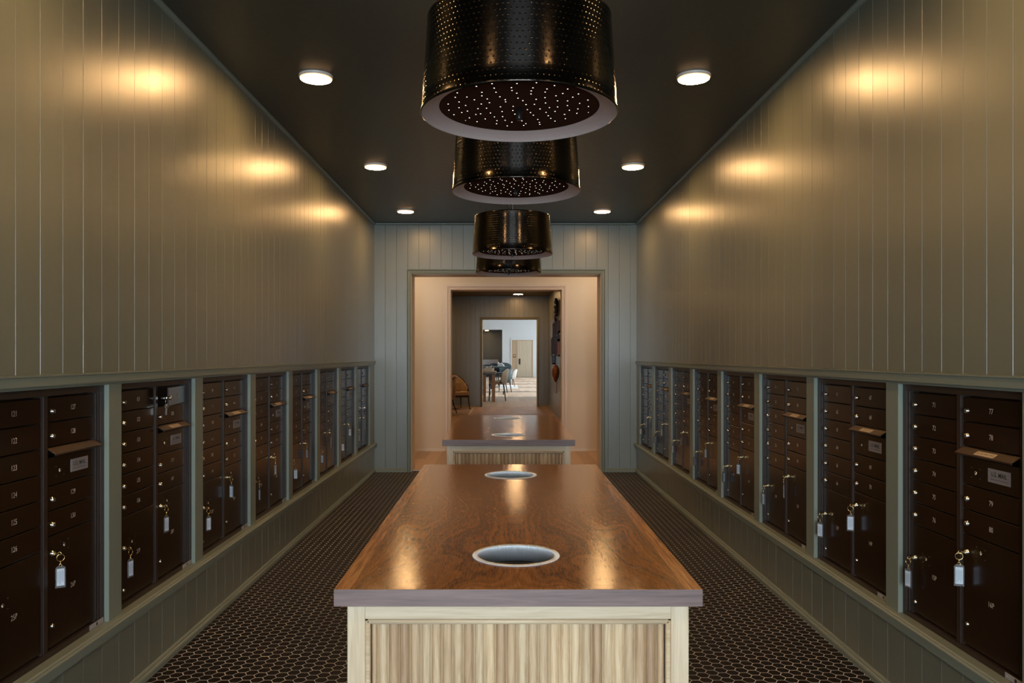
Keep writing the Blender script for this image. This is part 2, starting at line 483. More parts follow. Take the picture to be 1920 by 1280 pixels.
def side_wall(side):
    sg = 1 if side == 'r' else -1
    X = XR if side == 'r' else XL
    ph = 3.357 if side == 'r' else 2.550
    mb = MB()
    boards(mb, sg, X, YB, YE, ZT1 - 0.002, ZC, ph)
    boards(mb, sg, X, YB, YE, 0.0, ZS1 + 0.004, ph)
    # core behind the boarding
    xa, xb = X + sg * 0.006, X + sg * 0.34
    mb.box(min(xa, xb), max(xa, xb), YB, YE, ZRT + 0.03, ZC)
    mb.box(min(xa, xb), max(xa, xb), YB, YE, 0.0, ZRB - 0.03)
    xc = X + sg * 0.25
    mb.box(min(xc, xb), max(xc, xb), YB, YE, ZRB - 0.03, ZRT + 0.03)
    w_ = mb.build('wall_' + ('right' if side == 'r' else 'left'), M_wall, recalc=False)
    struct(w_)
    # flat frame around the openings: rails and stiles
    fr = MB()
    fx = lambda a, b: (min(X + sg * a, X + sg * b), max(X + sg * a, X + sg * b))
    x0, x1 = fx(0.0, 0.25)
    edges = [YB] + sum([[YF[side] + PITCH * i - OPEN, YF[side] + PITCH * i] for i in range(NB)], []) + [YE]
    for i in range(0, len(edges), 2):
        fr.box(x0, x1, edges[i], edges[i + 1], ZRB, ZRT)
    fr.box(x0, x1, YB, YE, ZRT, ZRT + 0.03)
    fr.box(x0, x1, YB, YE, ZRB - 0.03, ZRB)
    struct(fr.build('trim_1' if side == 'r' else 'trim_2', M_trim, bevel=0.001, seg=1))
    # cap rail above, sill below
    def px(p): return [(X - sg * a, z) for a, z in p]
    cap = MB().prism(px([(-0.004, ZRT + 0.012), (0.010, ZRT + 0.012), (0.014, ZT0 + 0.004), (0.014, ZT1 - 0.008), (0.018, ZT1 - 0.005), (0.018, ZT1), (-0.004, ZT1 + 0.002)]), YB, YE)
    struct(cap.build('trim_3' if side == 'r' else 'trim_4', M_trim))
    sill = MB().prism(px([(-0.10, ZRB - 0.002), (-0.10, ZRB + 0.001), (0.020, ZRB + 0.001), (0.024, ZRB - 0.004), (0.031, ZRB - 0.004),
                          (0.036, ZRB - 0.010), (0.036, ZRB - 0.018), (0.031, ZRB - 0.021), (0.031, ZS1), (-0.004, ZS1)]), YB, YE)
    struct(sill.build('trim_5' if side == 'r' else 'trim_6', M_trim))
    bb = MB().prism(px([(-0.004, 0), (0.018, 0), (0.018, 0.020), (0.014, 0.028), (0.010, 0.030), (0.010, 0.036), (0.006, 0.043), (-0.004, 0.045)]), YB, YE)
    struct(bb.build('baseboard_right' if side == 'r' else 'baseboard_left', M_trim))
    qr = MB().prism(px([(-0.004, ZC)] + [(0.020 * math.cos(a), ZC - 0.020 * math.sin(a)) for a in [PI / 2 * q / 5 for q in range(6)]] + [(-0.004, ZC - 0.020)]), YB, YE)
    struct(qr.build('trim_7' if side == 'r' else 'trim_8', M_trim))
side_wall('l'); side_wall('r')

# end wall with the wide opening
DX0, DX1, DZ = -1.135, 1.211, 2.446
YE2 = 10.03
mb = MB()
boards(mb, 1, YE, XL, DX0, 0, ZC, -1.4509, 'x', 0.13745)
boards(mb, 1, YE, DX1, XR, 0, ZC, -1.4509, 'x', 0.13745)
boards(mb, 1, YE, DX0, DX1, DZ, ZC, -1.4509, 'x', 0.13745)
mb.box(XL - 0.4, DX0 + 0.0, YE + 0.006, YE2, 0, ZC + 0.1)
mb.box(DX1, XR + 0.4, YE + 0.006, YE2, 0, ZC + 0.1)
mb.box(DX0, DX1, YE + 0.006, YE2, DZ, ZC + 0.1)
struct(mb.build('wall_back', M_wallx, recalc=False))

def casing(name, x0, x1, z1, y, mat, wdt=0.062, t=0.022, s=-1, open_bottom=True):
    """mitred stepped architrave around an opening; s=-1 faces the camera"""
    prof = [(0.000, 0.000), (0.000, 0.012), (0.012, 0.016), (0.016, 0.010), (0.026, 0.012), (0.040, 0.016), (0.044, 0.011), (0.048, 0.020), (wdt, t), (wdt, 0.0)]
    m = MB(); n = len(prof)
    rings = []
    for (cx, cz, dx, dz) in ((x0, 0, -1, 0), (x0, z1, -1, 1), (x1, z1, 1, 1), (x1, 0, 1, 0)):
        rings.append([(cx + dx * a, y + s * b, cz + dz * a) for a, b in prof])
    vs = sum(rings, []); fs = []
    for i in range(3):
        for k in range(n - 1):
            fs.append((i * n + k, i * n + k + 1, (i + 1) * n + k + 1, (i + 1) * n + k))
    m.add(vs, fs)
    return m.build(name, mat)
struct(casing('trim_9', DX0 + 0.002, DX1 - 0.002, DZ - 0.002, YE + 0.001, M_trim))
# cream jamb lining
jm = MB()
jm.box(DX0 - 0.001, DX0 + 0.006, YE + 0.012, YE2 + 0.001, 0, DZ)
jm.box(DX1 - 0.006, DX1 + 0.001, YE + 0.012, YE2 + 0.001, 0, DZ)
jm.box(DX0, DX1, YE + 0.012, YE2 + 0.001, DZ - 0.006, DZ + 0.001)
struct(jm.build('trim_10', M_creamt))
bb = MB()
for a, b in ((XL + 0.017, DX0 - 0.06), (DX1 + 0.06, XR - 0.017)):
    bb.prism([(YE + 0.004, 0), (YE - 0.018, 0), (YE - 0.018, 0.020), (YE - 0.014, 0.028), (YE - 0.010, 0.030), (YE - 0.010, 0.036), (YE - 0.006, 0.043), (YE + 0.004, 0.045)], a, b, 'x')
struct(bb.build('baseboard_back', M_trim))
qr = MB().prism([(YE + 0.004, ZC)] + [(YE - 0.020 * math.cos(a), ZC - 0.020 * math.sin(a)) for a in [PI / 2 * q / 5 for q in range(6)]] + [(YE + 0.004, ZC - 0.020)], XL, XR, 'x')
struct(qr.build('trim_11', M_trim))

struct(MB().box(XL - 0.3, XR + 0.3, YB - 0.3, YE + 0.135, -0.10, 0.0).build('floor', M_hex))
struct(MB().box(XL - 0.34, XR + 0.34, YB - 0.3, YE2, ZC, ZC + 0.12).build('ceiling', M_ceil))
struct(MB().box(DX0 + 0.006, DX1 - 0.006, YE + 0.128, YE + 0.142, -0.02, 0.004).build('trim_12', plain('metal_threshold', (0.75, 0.72, 0.66), 0.35, 0.7)))
# front wall behind the camera with its glazed entrance
fw = MB()
fw.box(XL - 0.34, -1.17, YB - 0.2, YB, 0, ZC); fw.box(1.23, XR + 0.34, YB - 0.2, YB, 0, ZC); fw.box(-1.17, 1.23, YB - 0.2, YB, 2.55, ZC)
struct(fw.build('wall_front', M_wallx))
wf = MB()
for a, b in ((-1.17, -1.11), (-0.0, 0.06), (1.17, 1.23)): wf.box(a, b, YB - 0.14, YB - 0.06, 0, 2.55)
wf.box(-1.17, 1.23, YB - 0.14, YB - 0.06, 2.49, 2.55); wf.box(-1.17, 1.23, YB - 0.14, YB - 0.06, 0.0, 0.12)
struct(wf.build('window_1', M_trim))

# ------------------------------------------------------------------ vestibule, lounge, dining room
YV = 11.806; YV2 = 12.10
CX0, CX1, CZ = -0.7855, 0.885, 2.425
vest = MB()
vest.box(-5, CX0, YV, YV2 - 0.01, 0, 3.2); vest.box(CX1, 5, YV, YV2 - 0.01, 0, 3.2); vest.box(CX0, CX1, YV, YV2 - 0.01, CZ, 3.2)
struct(vest.build('wall_vestibule', M_cream))
vf = MB()
vf.box(-5, XL - 0.4, YE2 - 0.1, YE2 + 0.002, 0, 3.2); vf.box(XR + 0.4, 5, YE2 - 0.1, YE2 + 0.002, 0, 3.2)
vf.box(XL - 0.4, DX0 - 0.002, YE2, YE2 + 0.003, 0, 3.2); vf.box(DX1 + 0.002, XR + 0.4, YE2, YE2 + 0.003, 0, 3.2); vf.box(DX0, DX1, YE2, YE2 + 0.003, DZ, 3.2)
vf.box(-5.1, -5, YE2 - 0.1, YV2, 0, 3.2); vf.box(5, 5.1, YE2 - 0.1, YV2, 0, 3.2)
struct(vf.build('wall_vestibule_side', M_cream))
struct(MB().box(-5.1, 5.1, YE2 - 0.1, YV2, 3.2, 3.3).build('ceiling_vestibule', M_white))
vb = MB()
for a, b in ((-5, CX0 - 0.085), (CX1 + 0.085, 5)):
    vb.box(a, b, YV - 0.014, YV + 0.002, 0, 0.036)
struct(vb.build('baseboard_vestibule', plain('cream_baseboard', (0.72, 0.62, 0.50), 0.4)))
struct(casing('trim_13', CX0, CX1, CZ, YV, M_creamt, wdt=0.08))
struct(MB().box(-5.2, 5.2, YE + 0.135, 22.15, -0.10, 0.0).build('floor_lounge', M_oakfloor))

YL = 22.1; LXR = 1.288; LZC = H + 1.684
M_lwall = m_paint('olive_board_paint', (0.165, 0.145, 0.066), rough=0.38, axis=1)
M_lwallx = m_paint('olive_board_paint_back', (0.165, 0.145, 0.066), rough=0.40, axis=0)
RX0, RX1, RZ = -0.586, 0.967, 2.469
lb = MB()
boards(lb, 1, YL, -5, RX0, 0, LZC, 0.05, 'x'); boards(lb, 1, YL, RX1, LXR, 0, LZC, 0.05, 'x'); boards(lb, 1, YL, RX0, RX1, RZ, LZC, 0.05, 'x')
lb.box(-8, RX0, YL + 0.006, YL + 0.2, 0, 4.4); lb.box(RX1, 6, YL + 0.006, YL + 0.2, 0, 4.4); lb.box(RX0, RX1, YL + 0.006, YL + 0.2, RZ, 4.4)
struct(lb.build('wall_lounge_back', M_lwallx, recalc=False))
lr = MB()
boards(lr, 1, LXR, YV2 - 0.01, YL, 0, LZC, 0.0, 'y')
lr.box(LXR + 0.006, LXR + 0.2, YV2 - 0.01, YL, 0, LZC + 0.1)
struct(lr.build('wall_lounge_right', M_lwall, recalc=False))
struct(MB().box(-5.1, -5.0, YV2, YL, 0, LZC + 0.1).box(-5.0, CX0, YV2 - 0.011, YV2, 0, LZC + 0.1).box(CX1, LXR + 0.1, YV2 - 0.011, YV2, 0, LZC + 0.1).box(CX0, CX1, YV2 - 0.011, YV2, CZ, LZC + 0.1).build('wall_lounge_left', M_lwall))
struct(MB().box(-5.1, LXR + 0.2, YV2 - 0.011, YL + 0.1, LZC, LZC + 0.1).build('ceiling_lounge', plain('olive_ceiling_paint', (0.15, 0.13, 0.09), 0.6)))
struct(MB().box(-5, RX0 - 0.065, YL - 0.014, YL + 0.002, 0, 0.05).box(RX1 + 0.065, LXR, YL - 0.014, YL + 0.002, 0, 0.05).build('baseboard_lounge', plain('olive_baseboard', (0.30, 0.26, 0.16), 0.4)))
struct(MB().box(LXR - 0.014, LXR + 0.002, YV2, YL, 0, 0.05).build('baseboard_lounge_right', plain('olive_baseboard_b', (0.30, 0.26, 0.16), 0.4)))
struct(casing('trim_14', RX0, RX1, RZ, YL, M_lwallx, wdt=0.065))
struct(MB().box(RX0 - 0.001, RX0 + 0.012, YL + 0.02, YL + 0.22, 0, RZ).box(RX1 - 0.012, RX1 + 0.001, YL + 0.02, YL + 0.22, 0, RZ).box(RX0, RX1, YL + 0.02, YL + 0.22, RZ - 0.012, RZ).build('trim_15', M_white))

# dining room
YD0, YD, DXR, DXL, DZC = 22.3, 52.6, 4.2, -8.0, 4.3
struct(MB().box(DXL, DXR + 0.2, 22.15, YD + 3.2, -0.10, 0.0).build('floor_dining', M_palefloor))
struct(MB().box(DXL, DXR + 0.3, YD0 - 0.1, YD + 3.2, DZC, DZC + 0.1).build('ceiling_dining', M_white))
struct(MB().box(DXL - 0.1, DXL, YD0 - 0.1, YD + 0.2, 0, DZC).build('wall_dining_left', M_white))
wr = MB()
wr.box(DXR, DXR + 0.2, YD0 - 0.1, YD + 0.2, 0, 0.25); wr.box(DXR, DXR + 0.2, YD0 - 0.1, YD + 0.2, 3.7, DZC)
wr.box(DXR, DXR + 0.2, YD0 - 0.1, 27.6, 0.25, 3.7); wr.box(DXR, DXR + 0.2, 51.6, YD + 0.2, 0.25, 3.7)
for y in (31.4, 35.8, 39.9, 44.2, 48.6): wr.box(DXR, DXR + 0.2, y - 0.5, y + 0.5, 0.25, 3.7)
struct(wr.build('wall_dining_right', M_white))
AX0, AX1, AZ = -3.6, -0.05, 3.19
fwal = MB()
fwal.box(DXL, AX0, YD, YD + 0.2, 0, DZC); fwal.box(AX1, DXR + 0.2, YD, YD + 0.2, 0, DZC); fwal.box(AX0, AX1, YD, YD + 0.2, AZ, DZC)
struct(fwal.build('wall_dining_back', M_white))
M_slate = m_paint('slate_board_paint', (0.13, 0.15, 0.145), rough=0.5, axis=0)
al = MB()
al.box(AX0 - 0.1, AX1 + 0.12, YD + 3.0, YD + 3.1, 0, AZ + 0.2)
al.box(AX0 - 0.1, AX0, YD + 0.2, YD + 3.0, 0, AZ + 0.2); al.box(AX1, AX1 + 0.1, YD + 0.2, YD + 3.0, 0, AZ + 0.2)
al.box(AX0, AX1, YD + 0.2, YD + 3.0, AZ, AZ + 0.1)
struct(al.build('wall_alcove', M_slate))

# door and oak surround at the end of the dining room
M_ash = m_grain('pale_ash', [(0.3, (0.52, 0.42, 0.28)), (0.7, (0.66, 0.56, 0.40))], 'z', 2)
M_ash2 = m_grain('honey_ash', [(0.3, (0.46, 0.31, 0.18)), (0.7, (0.56, 0.42, 0.27))], 'z', 2)
dr = MB().box(0.98, 1.95, YD - 0.03, YD - 0.003, 0.02, 2.44).build('door_1', [M_ash]); struct(dr)
MB().box(1.07, 1.17, YD - 0.06, YD - 0.031, 0.86, 1.25).build('door_handle', M_blackplastic, dr, bevel=0.004)['label'] = 'black vertical pull handle'
struct(MB().box(0.60, 0.93, YD - 0.035, YD - 0.003, 0, 2.50).box(1.95, 2.02, YD - 0.05, YD - 0.003, 0, 2.50).box(0.93, 0.98, YD - 0.05, YD - 0.003, 0, 2.50).box(0.98, 1.95, YD - 0.05, YD - 0.003, 2.44, 2.50).build('trim_16', M_ash2))
struct(MB().box(0.52, 0.60, YD - 0.05, YD - 0.003, 0, 2.5).box(0.52, 2.5, YD - 0.05, YD - 0.003, 2.5, 2.6).box(2.02, 2.5, YD - 0.04, YD - 0.003, 0, 2.5).build('trim_17', M_white))
pl = thing('wall_plaque', 'small square brown plaque beside the far pale door', 'sign', (0.765, YD - 0.037, 1.43))
MB().box(-0.088, 0.088, -0.012, 0.0, -0.11, 0.11).build('panel', plain('plaque_brown', (0.22, 0.10, 0.05), 0.4), pl, bevel=0.003)
MB().box(-0.045, 0.045, -0.016, -0.0125, -0.02, 0.06).build('emblem', plain('plaque_cream', (0.7, 0.55, 0.4), 0.4), pl)

# ------------------------------------------------------------------ ceiling lights
def disc_light(x, y, z, label, r=0.092, mat=None, mside=None):
    t = thing('ceiling_light', label, 'ceiling light', (x, y, z), 0, 'round disc lights on the ceilings')
    MB().lathe([(r + 0.006, 0.0), (r + 0.006, -0.012), (r + 0.002, -0.016), (r + 0.0005, -0.016)], 40).build('trim_ring', M_lampring, t)
    MB().lathe([(r, -0.006), (r, -0.019), (r - 0.004, -0.022)], 40).build('diffuser_rim', mside or M_lampside, t, recalc=False)
    MB().lathe([(r - 0.004, -0.0221), (r * 0.5, -0.0225), (0.0005, -0.0225)], 40).build('diffuser', mat or M_lamp, t)
    return t
LY = [-1.83, 0.31, 2.38, 4.57, 6.71, 8.78]
rowb = {0: 'beside the glazed entrance behind the viewer', 1: 'above the viewer', 2: 'beside the nearest drum pendant'}
rown = {3: 'nearest', 4: 'middle', 5: 'farthest'}
for i, y in enumerate(LY):
    for sd, x in (('left', -1.090), ('right', 1.112)):
        lab = f'lit round ceiling light, {rown[i]} of three along the {sd} wall' if i > 2 else f'lit ceiling light by the {sd} wall, {rowb[i]}'
        disc_light(x, y, ZC, lab)
M_lamp_v = m_emit('lit_vestibule_diffuser', (1.0, 0.76, 0.52, 1), 150)
M_lamp_l = m_emit('lit_lounge_diffuser', (1.0, 0.60, 0.28, 1), 110)
disc_light(-1.5, 10.9, 3.2, 'lit round ceiling light in the cream vestibule, left', 0.12, M_lamp_v)
disc_light(1.5, 10.9, 3.2, 'lit round ceiling light in the cream vestibule, right', 0.12, M_lamp_v)
disc_light(0.41, 21.2, LZC, 'small lit ceiling light in the lounge before the back doorway', 0.13, M_lamp_l)
disc_light(0.25, 16.4, LZC, 'lit ceiling light in the middle of the lounge', 0.13, M_lamp_l)
disc_light(-2.2, 16.4, LZC, 'lit ceiling light above the lounge rug', 0.13, M_lamp_l)
disc_light(-2.2, 20.4, LZC, 'lit ceiling light above the lounge armchairs', 0.13, M_lamp_l)
disc_light(-1.1, YD + 1.2, AZ, 'small lit ceiling light inside the dark alcove', 0.14)

disc_light(0.9, 24.4, DZC, 'unseen ceiling light added to brighten the chair at the tall table', 0.16, M_lamp_v)  # added lamp out of view, brightens the bone chair by the tall table

# ------------------------------------------------------------------ drum pendants
def polar_uv(o, nu, vs):
    me = o.data
    uv = me.uv_layers.new(name='UVMap')
    for p in me.polygons:
        angs = []
        for li in p.loop_indices:
            co = me.vertices[me.loops[li].vertex_index].co
            angs.append(math.atan2(co.y, co.x) / (2 * PI))
        base = max(angs)
        for li, a in zip(p.loop_indices, angs):
            if base - a > 0.5: a += 1
            co = me.vertices[me.loops[li].vertex_index].co
            uv.data[li].uv = (a * nu, vs(co))
def pendant(loc, label, rot):
    t = thing('pendant_lamp', label, 'pendant lamp', (loc[0], loc[1], loc[2]), rot, 'hammered black drum pendants over the islands')
    R0, R1, HH = 0.2725, 0.257, 0.262
    sh = MB()
    sh.lathe([(R0 - 0.003, 0.0), (R0, 0.002), (R0, 0.006), (R0 - 0.0025, 0.010)] + [(R0 - 0.0025 + (R1 - R0) * k / 6, 0.010 + (HH - 0.018) * k / 6) for k in range(1, 7)] + [(R1 - 0.002, HH - 0.003), (R1 - 0.008, HH)], 96)
    s_ = sh.build('shade', M_shade, t)
    polar_uv(s_, 116, lambda c: c.z / 0.0148)
    li = MB().lathe([(R0 - 0.003, 0.0), (R0 - 0.008, 0.003), (0.250, 0.012), (0.222, 0.021)], 96).build('lining', M_lip, t)
    polar_uv(li, 80, lambda c: math.hypot(c.x, c.y) / 0.0148)
    # perforated disc with real holes
    bm = bmesh.new(); edges = []
    def ring(cx, cy, r, n):
        vs = [bm.verts.new((cx + r * math.cos(2 * PI * k / n), cy + r * math.sin(2 * PI * k / n), 0.0215)) for k in range(n)]
        return [bm.edges.new((vs[k], vs[(k + 1) % n])) for k in range(n)]
    edges += ring(0, 0, 0.223, 96)
    rnd = random.Random(3)
    for q, (rr, nn) in enumerate([(0.028, 4), (0.058, 8), (0.086, 12), (0.114, 16), (0.142, 20), (0.170, 22), (0.199, 24)]):
        for k in range(nn):
            a = 2 * PI * (k + 0.37 * q) / nn + rnd.uniform(-0.05, 0.05)
            r_ = rr + rnd.uniform(-0.008, 0.008)
            edges += ring(r_ * math.cos(a), r_ * math.sin(a), 0.0018, 6)
    bmesh.ops.triangle_fill(bm, use_beauty=True, use_dissolve=False, edges=edges)
    for f in bm.faces:
        if f.normal.z > 0: f.normal_flip()
    me = bpy.data.meshes.new('perforated_disc'); bm.to_mesh(me); bm.free(); me.materials.append(M_perf)
    inst('perforated_disc', me, t)
    MB().lathe([(0.0005, 0.028), (0.21, 0.028)], 48).build('bulb_diffuser', M_pendlit, t)['label'] = 'bright glow behind the pinholes'
    MB().lathe([(0.0, 0.022), (0.008, 0.022), (0.008, -0.008), (0.006, -0.013), (0.0, -0.013)], 16).build('finial', M_ironblack, t)
    # spider frame, two stem lugs and rod to the canopy
    fr = MB()
    for k in range(3):
        a = 2 * PI * k / 3
        fr.tube([(0, 0, HH - 0.03), (0.25 * math.cos(a), 0.25 * math.sin(a), HH - 0.012)], 0.003, 6)
    fr.tube([(-0.022, 0, HH - 0.03), (-0.022, 0, HH + 0.045)], 0.0025, 6).tube([(0.022, 0, HH - 0.03), (0.022, 0, HH + 0.045)], 0.0025, 6)
    fr.tube([(-0.022, 0, HH + 0.045), (0.022, 0, HH + 0.045)], 0.0028, 6)
    fr.build('spider', M_ironblack, t)
    top = ZC - loc[2]
    MB().tube([(0, 0, HH + 0.045), (0, 0, top - 0.02)], 0.006, 10).build('rod', M_ironblack, t)
    MB().lathe([(0.0, top - 0.024), (0.058, top - 0.022), (0.062, top - 0.016), (0.062, top)], 32).build('canopy', M_ironblack, t)
    return t
for (x, y, h, lab) in ((0.045, 2.18, 0.668, 'largest nearest black hammered drum pendant over the front island'),
                       (0.056, 3.33, 0.695, 'second black hammered drum pendant behind the nearest one'),
                       (0.064, 5.32, 0.686, 'third black drum pendant from the front, showing two hanging lugs'),
                       (0.046, 6.47, 0.683, 'smallest farthest black drum pendant, before the doorway')):
    pendant((x, y, H + h), lab, random.uniform(0, 1))

# ------------------------------------------------------------------ sorting islands
def island(x, y0, L, label):
    W = 0.820; T = 0.0385; Zt = 0.914; ks = 0.946; zb = -0.0817
    t = thing('sorting_island', label, 'table', (x * ks, (y0 + L / 2) * ks, H * (1 - ks)), 0, 'walnut topped sorting islands')
    t.scale = (ks, ks, ks)
    holes = [y0 + 0.298 - (y0 + L / 2), y0 + 1.670 - (y0 + L / 2)]
    hr = 0.1035
    # worktop with two round cut-outs
    bm = bmesh.new()
    def loop(pts, z):
        vs = [bm.verts.new((p[0], p[1], z)) for p in pts]
        return vs, [bm.edges.new((vs[k], vs[(k + 1) % len(vs)])) for k in range(len(vs))]
    rect = [(-W / 2, -L / 2), (W / 2, -L / 2), (W / 2, L / 2), (-W / 2, L / 2)]
    circ = [[(hr * math.cos(2 * PI * k / 48), hy + hr * math.sin(2 * PI * k / 48)) for k in range(48)] for hy in holes]
    lv = {}
    for z in (Zt, Zt - T):
        E = []
        lv[z] = []
        for pts in [rect] + circ:
            vs, es = loop(pts, z); lv[z].append(vs); E += es
        bmesh.ops.triangle_fill(bm, use_beauty=True, use_dissolve=False, edges=E)
    for A, B in zip(lv[Zt], lv[Zt - T]):
        n = len(A)
        for k in range(n):
            f = bm.faces.new((A[k], A[(k + 1) % n], B[(k + 1) % n], B[k]))
            if n == 4: f.material_index = 1
    bmesh.ops.recalc_face_normals(bm, faces=bm.faces)
    me = bpy.data.meshes.new('worktop'); bm.to_mesh(me); bm.free()
    me.materials.append(M_walnut); me.materials.append(M_walnut_edge)
    wt = inst('worktop', me, t)
    wt['label'] = 'glossy figured walnut top with purple-brown edge'
    m = wt.modifiers.new('bevel', 'BEVEL'); m.width = 0.0012; m.segments = 2; m.limit_method = 'ANGLE'; m.angle_limit = math.radians(60)
    e = 0.0255; zt = Zt - T
    bx, by = W / 2 - e, L / 2 - e
    # corner stiles and rails
    sw = 0.040
    for sx in (-1, 1):
        for sy in (-1, 1):
            xa, xb = sorted((sx * bx, sx * (bx - sw))); ya, yb = sorted((sy * by, sy * (by - sw)))
            MB().box(xa, xb, ya, yb, zb, zt).build('corner_post', M_oak_v, t, bevel=0.001, seg=1)
    rails = MB()
    rz0 = zt - 0.036
    for sy in (-1, 1):
        ya, yb = sorted((sy * (by - 0.0005), sy * (by - 0.022)))
        rails.box(-bx + sw, bx - sw, ya, yb, rz0, zt); rails.box(-bx + sw, bx - sw, ya, yb, zb, 0.10)
    for sx in (-1, 1):
        xa, xb = sorted((sx * (bx - 0.0005), sx * (bx - 0.022)))
        rails.box(xa, xb, -by + sw, by - sw, rz0, zt); rails.box(xa, xb, -by + sw, by - sw, zb, 0.10)
    rails.build('rail', M_oak_h, t, bevel=0.0008, seg=1)
    # bead moulding inside the front and back frames
    bd = MB()
    for sy in (-1, 1):
        yy = sy * (by - 0.004)
        for (p, q) in (((-bx + sw + 0.006, yy, rz0 - 0.006), (bx - sw - 0.006, yy, rz0 - 0.006)), ((-bx + sw + 0.006, yy, rz0 - 0.004), (-bx + sw + 0.006, yy, 0.10)), ((bx - sw - 0.006, yy, rz0 - 0.004), (bx - sw - 0.006, yy, 0.10))):
            bd.tube([p, q], 0.0065, 10)
    for sx in (-1, 1):
        xx = sx * (bx - 0.004)
        bd.tube([(xx, -by + sw, rz0 - 0.006), (xx, by - sw, rz0 - 0.006)], 0.0065, 10)
    bd.build('bead', M_oak_h, t)
    # reeded panels
    def reeds(x0, x1, front):
        rp = MB(); pitch = 0.0243
        start = math.floor((x0 + 40) / pitch) * pitch - 40
        xx = start
        while xx < x1:
            a, b = max(xx, x0), min(xx + pitch, x1)
            if b - a > 0.003:
                pr = []
                n = 8
                for k in range(n + 1):
                    u = k / n
                    dpt = 0.007 * (1 - abs(2 * u - 1) ** 3.4)
                    pr.append((a + 0.0009 + (b - a - 0.0018) * u, -dpt))
                vs = []
                for (px_, d_) in pr:
                    vs += [(px_, front + d_, 0.10), (px_, front + d_, rz0 - 0.006)]
                rp.add(vs, [(2 * i, 2 * i + 2, 2 * i + 3, 2 * i + 1) for i in range(n)], 0, True)
            xx += pitch
        rp.box(x0, x1, front + 0.0012, front + 0.010, 0.10, rz0)
        return rp
    o1 = reeds(-bx + sw + 0.012, bx - sw - 0.012, -by + 0.016).build('reeded_panel', M_reed, t, recalc=False)
    me2 = reeds(-bx + sw + 0.012, bx - sw - 0.012, -by + 0.016).mesh('reeded_panel', M_reed, False)
    inst('reeded_panel', me2, t, rot=(0, 0, PI))
    for rz, sgn in ((-PI / 2, -1), (PI / 2, 1)):
        mm = reeds(-by + sw + 0.002, by - sw - 0.002, -bx + 0.016).mesh('reeded_panel', M_reed, False)
        inst('reeded_panel', mm, t, rot=(0, 0, rz))
    # steel waste rings, each with the black bin below
    for hy in holes:
        g = MB()
        g.lathe([(0.0985, -0.040), (0.0988, -0.001), (0.0995, 0.0022), (0.102, 0.0034), (0.1125, 0.0022), (0.1135, 0.0004), (0.1005, 0.0002), (0.1005, -0.040), (0.0985, -0.040)], 72)
        ring_ = g.build('waste_ring', M_steel, t, (0, hy, Zt + 0.0002))
        ring_['label'] = 'brushed steel waste ring'
        bn = MB().lathe([(0.0002, -0.60), (0.085, -0.60), (0.0978, -0.041), (0.094, -0.041), (0.082, -0.59), (0.0002, -0.59)], 40)
        bn.build('bin', M_blackplastic, ring_)['label'] = 'black bin below the ring'
    return t
island(0.034, 1.740, 2.005, 'large front sorting island with walnut top and reeded pale oak body')
island(0.036, 4.841, 2.010, 'rear sorting island partly hidden behind the front island')

# ------------------------------------------------------------------ mailbox units
UZ = ZRB + 0.001                        # unit base (top of sill)
def zz(d): return (H - d) - UZ          # metres below the eye -> unit height
DP = 0.031                              # door face depth in the recess
COL = ((0.052, 0.368), (0.408, 0.724))
UW = OPEN - 0.002
Z0, Z1 = zz(1.044), zz(0.1475)
PR = (Z1 - Z0) / 10
_mesh = {}
def door_mesh(w_, h_):
    k = ('d', round(w_, 4), round(h_, 4))
    if k not in _mesh:
        m = MB(); th = 0.004
        m.box(-w_ / 2, w_ / 2, 0, th, -h_ / 2, h_ / 2)
        # folded lip at the foot of the door
        me = m.mesh('door', M_brown)
        bm = bmesh.new(); bm.from_mesh(me)
        es = [e for e in bm.edges if all(abs(v.co.y) < 1e-6 for v in e.verts)]
        bmesh.ops.bevel(bm, geom=es, offset=0.0022, segments=2, affect='EDGES', profile=0.5)
        bm.to_mesh(me); bm.free()
        _mesh[k] = me
    return _mesh[k]
def lock_mesh(small=False):
    k = ('l', small)
    if k not in _mesh:
        m = MB(); r = 0.0085 if not small else 0.0068
        MM = Matrix.Rotation(PI / 2, 4, 'X')          # lathe axis z -> points to -y (to the viewer)
        L = 0.010 if not small else 0.007
        m.lathe([(r * 1.15, 0.0), (r * 1.15, 0.0015), (r, 0.002), (r, L - 0.002), (r * 0.8, L), (r * 0.55, L - 0.0006), (0.0001, L - 0.0008)], 16, M=MM)
        m.box(-0.0006, 0.0006, -L - 0.0004, -L + 0.001, -0.004, 0.004, 1)
        _mesh[k] = m.mesh('lock', [M_chrome, M_ink])
    return _mesh[k]
def rivets_mesh():
    if 'rv' not in _mesh:
        m = MB(); MM = Matrix.Rotation(PI / 2, 4, 'X')
        for dx, dz in ((-0.024, 0.017), (-0.024, -0.017), (0.026, 0.017), (0.026, -0.017)):
            m.lathe([(0.0026, 0), (0.0022, 0.0009), (0.0001, 0.0013)], 8, M=Matrix.Translation((dx, 0, dz)) @ MM, mi=1)
        m.lathe([(0.0072, 0), (0.0065, 0.0012), (0.0050, 0.0012), (0.0042, 0.0004), (0.0001, 0.0004)], 14, M=MM)
        m.box(-0.003, 0.003, -0.0022, 0, -0.0008, 0.0008).box(-0.0008, 0.0008, -0.0022, 0, -0.003, 0.003)
        _mesh['rv'] = m.mesh('keyhole', [M_chrome, M_brownf])
    return _mesh['rv']
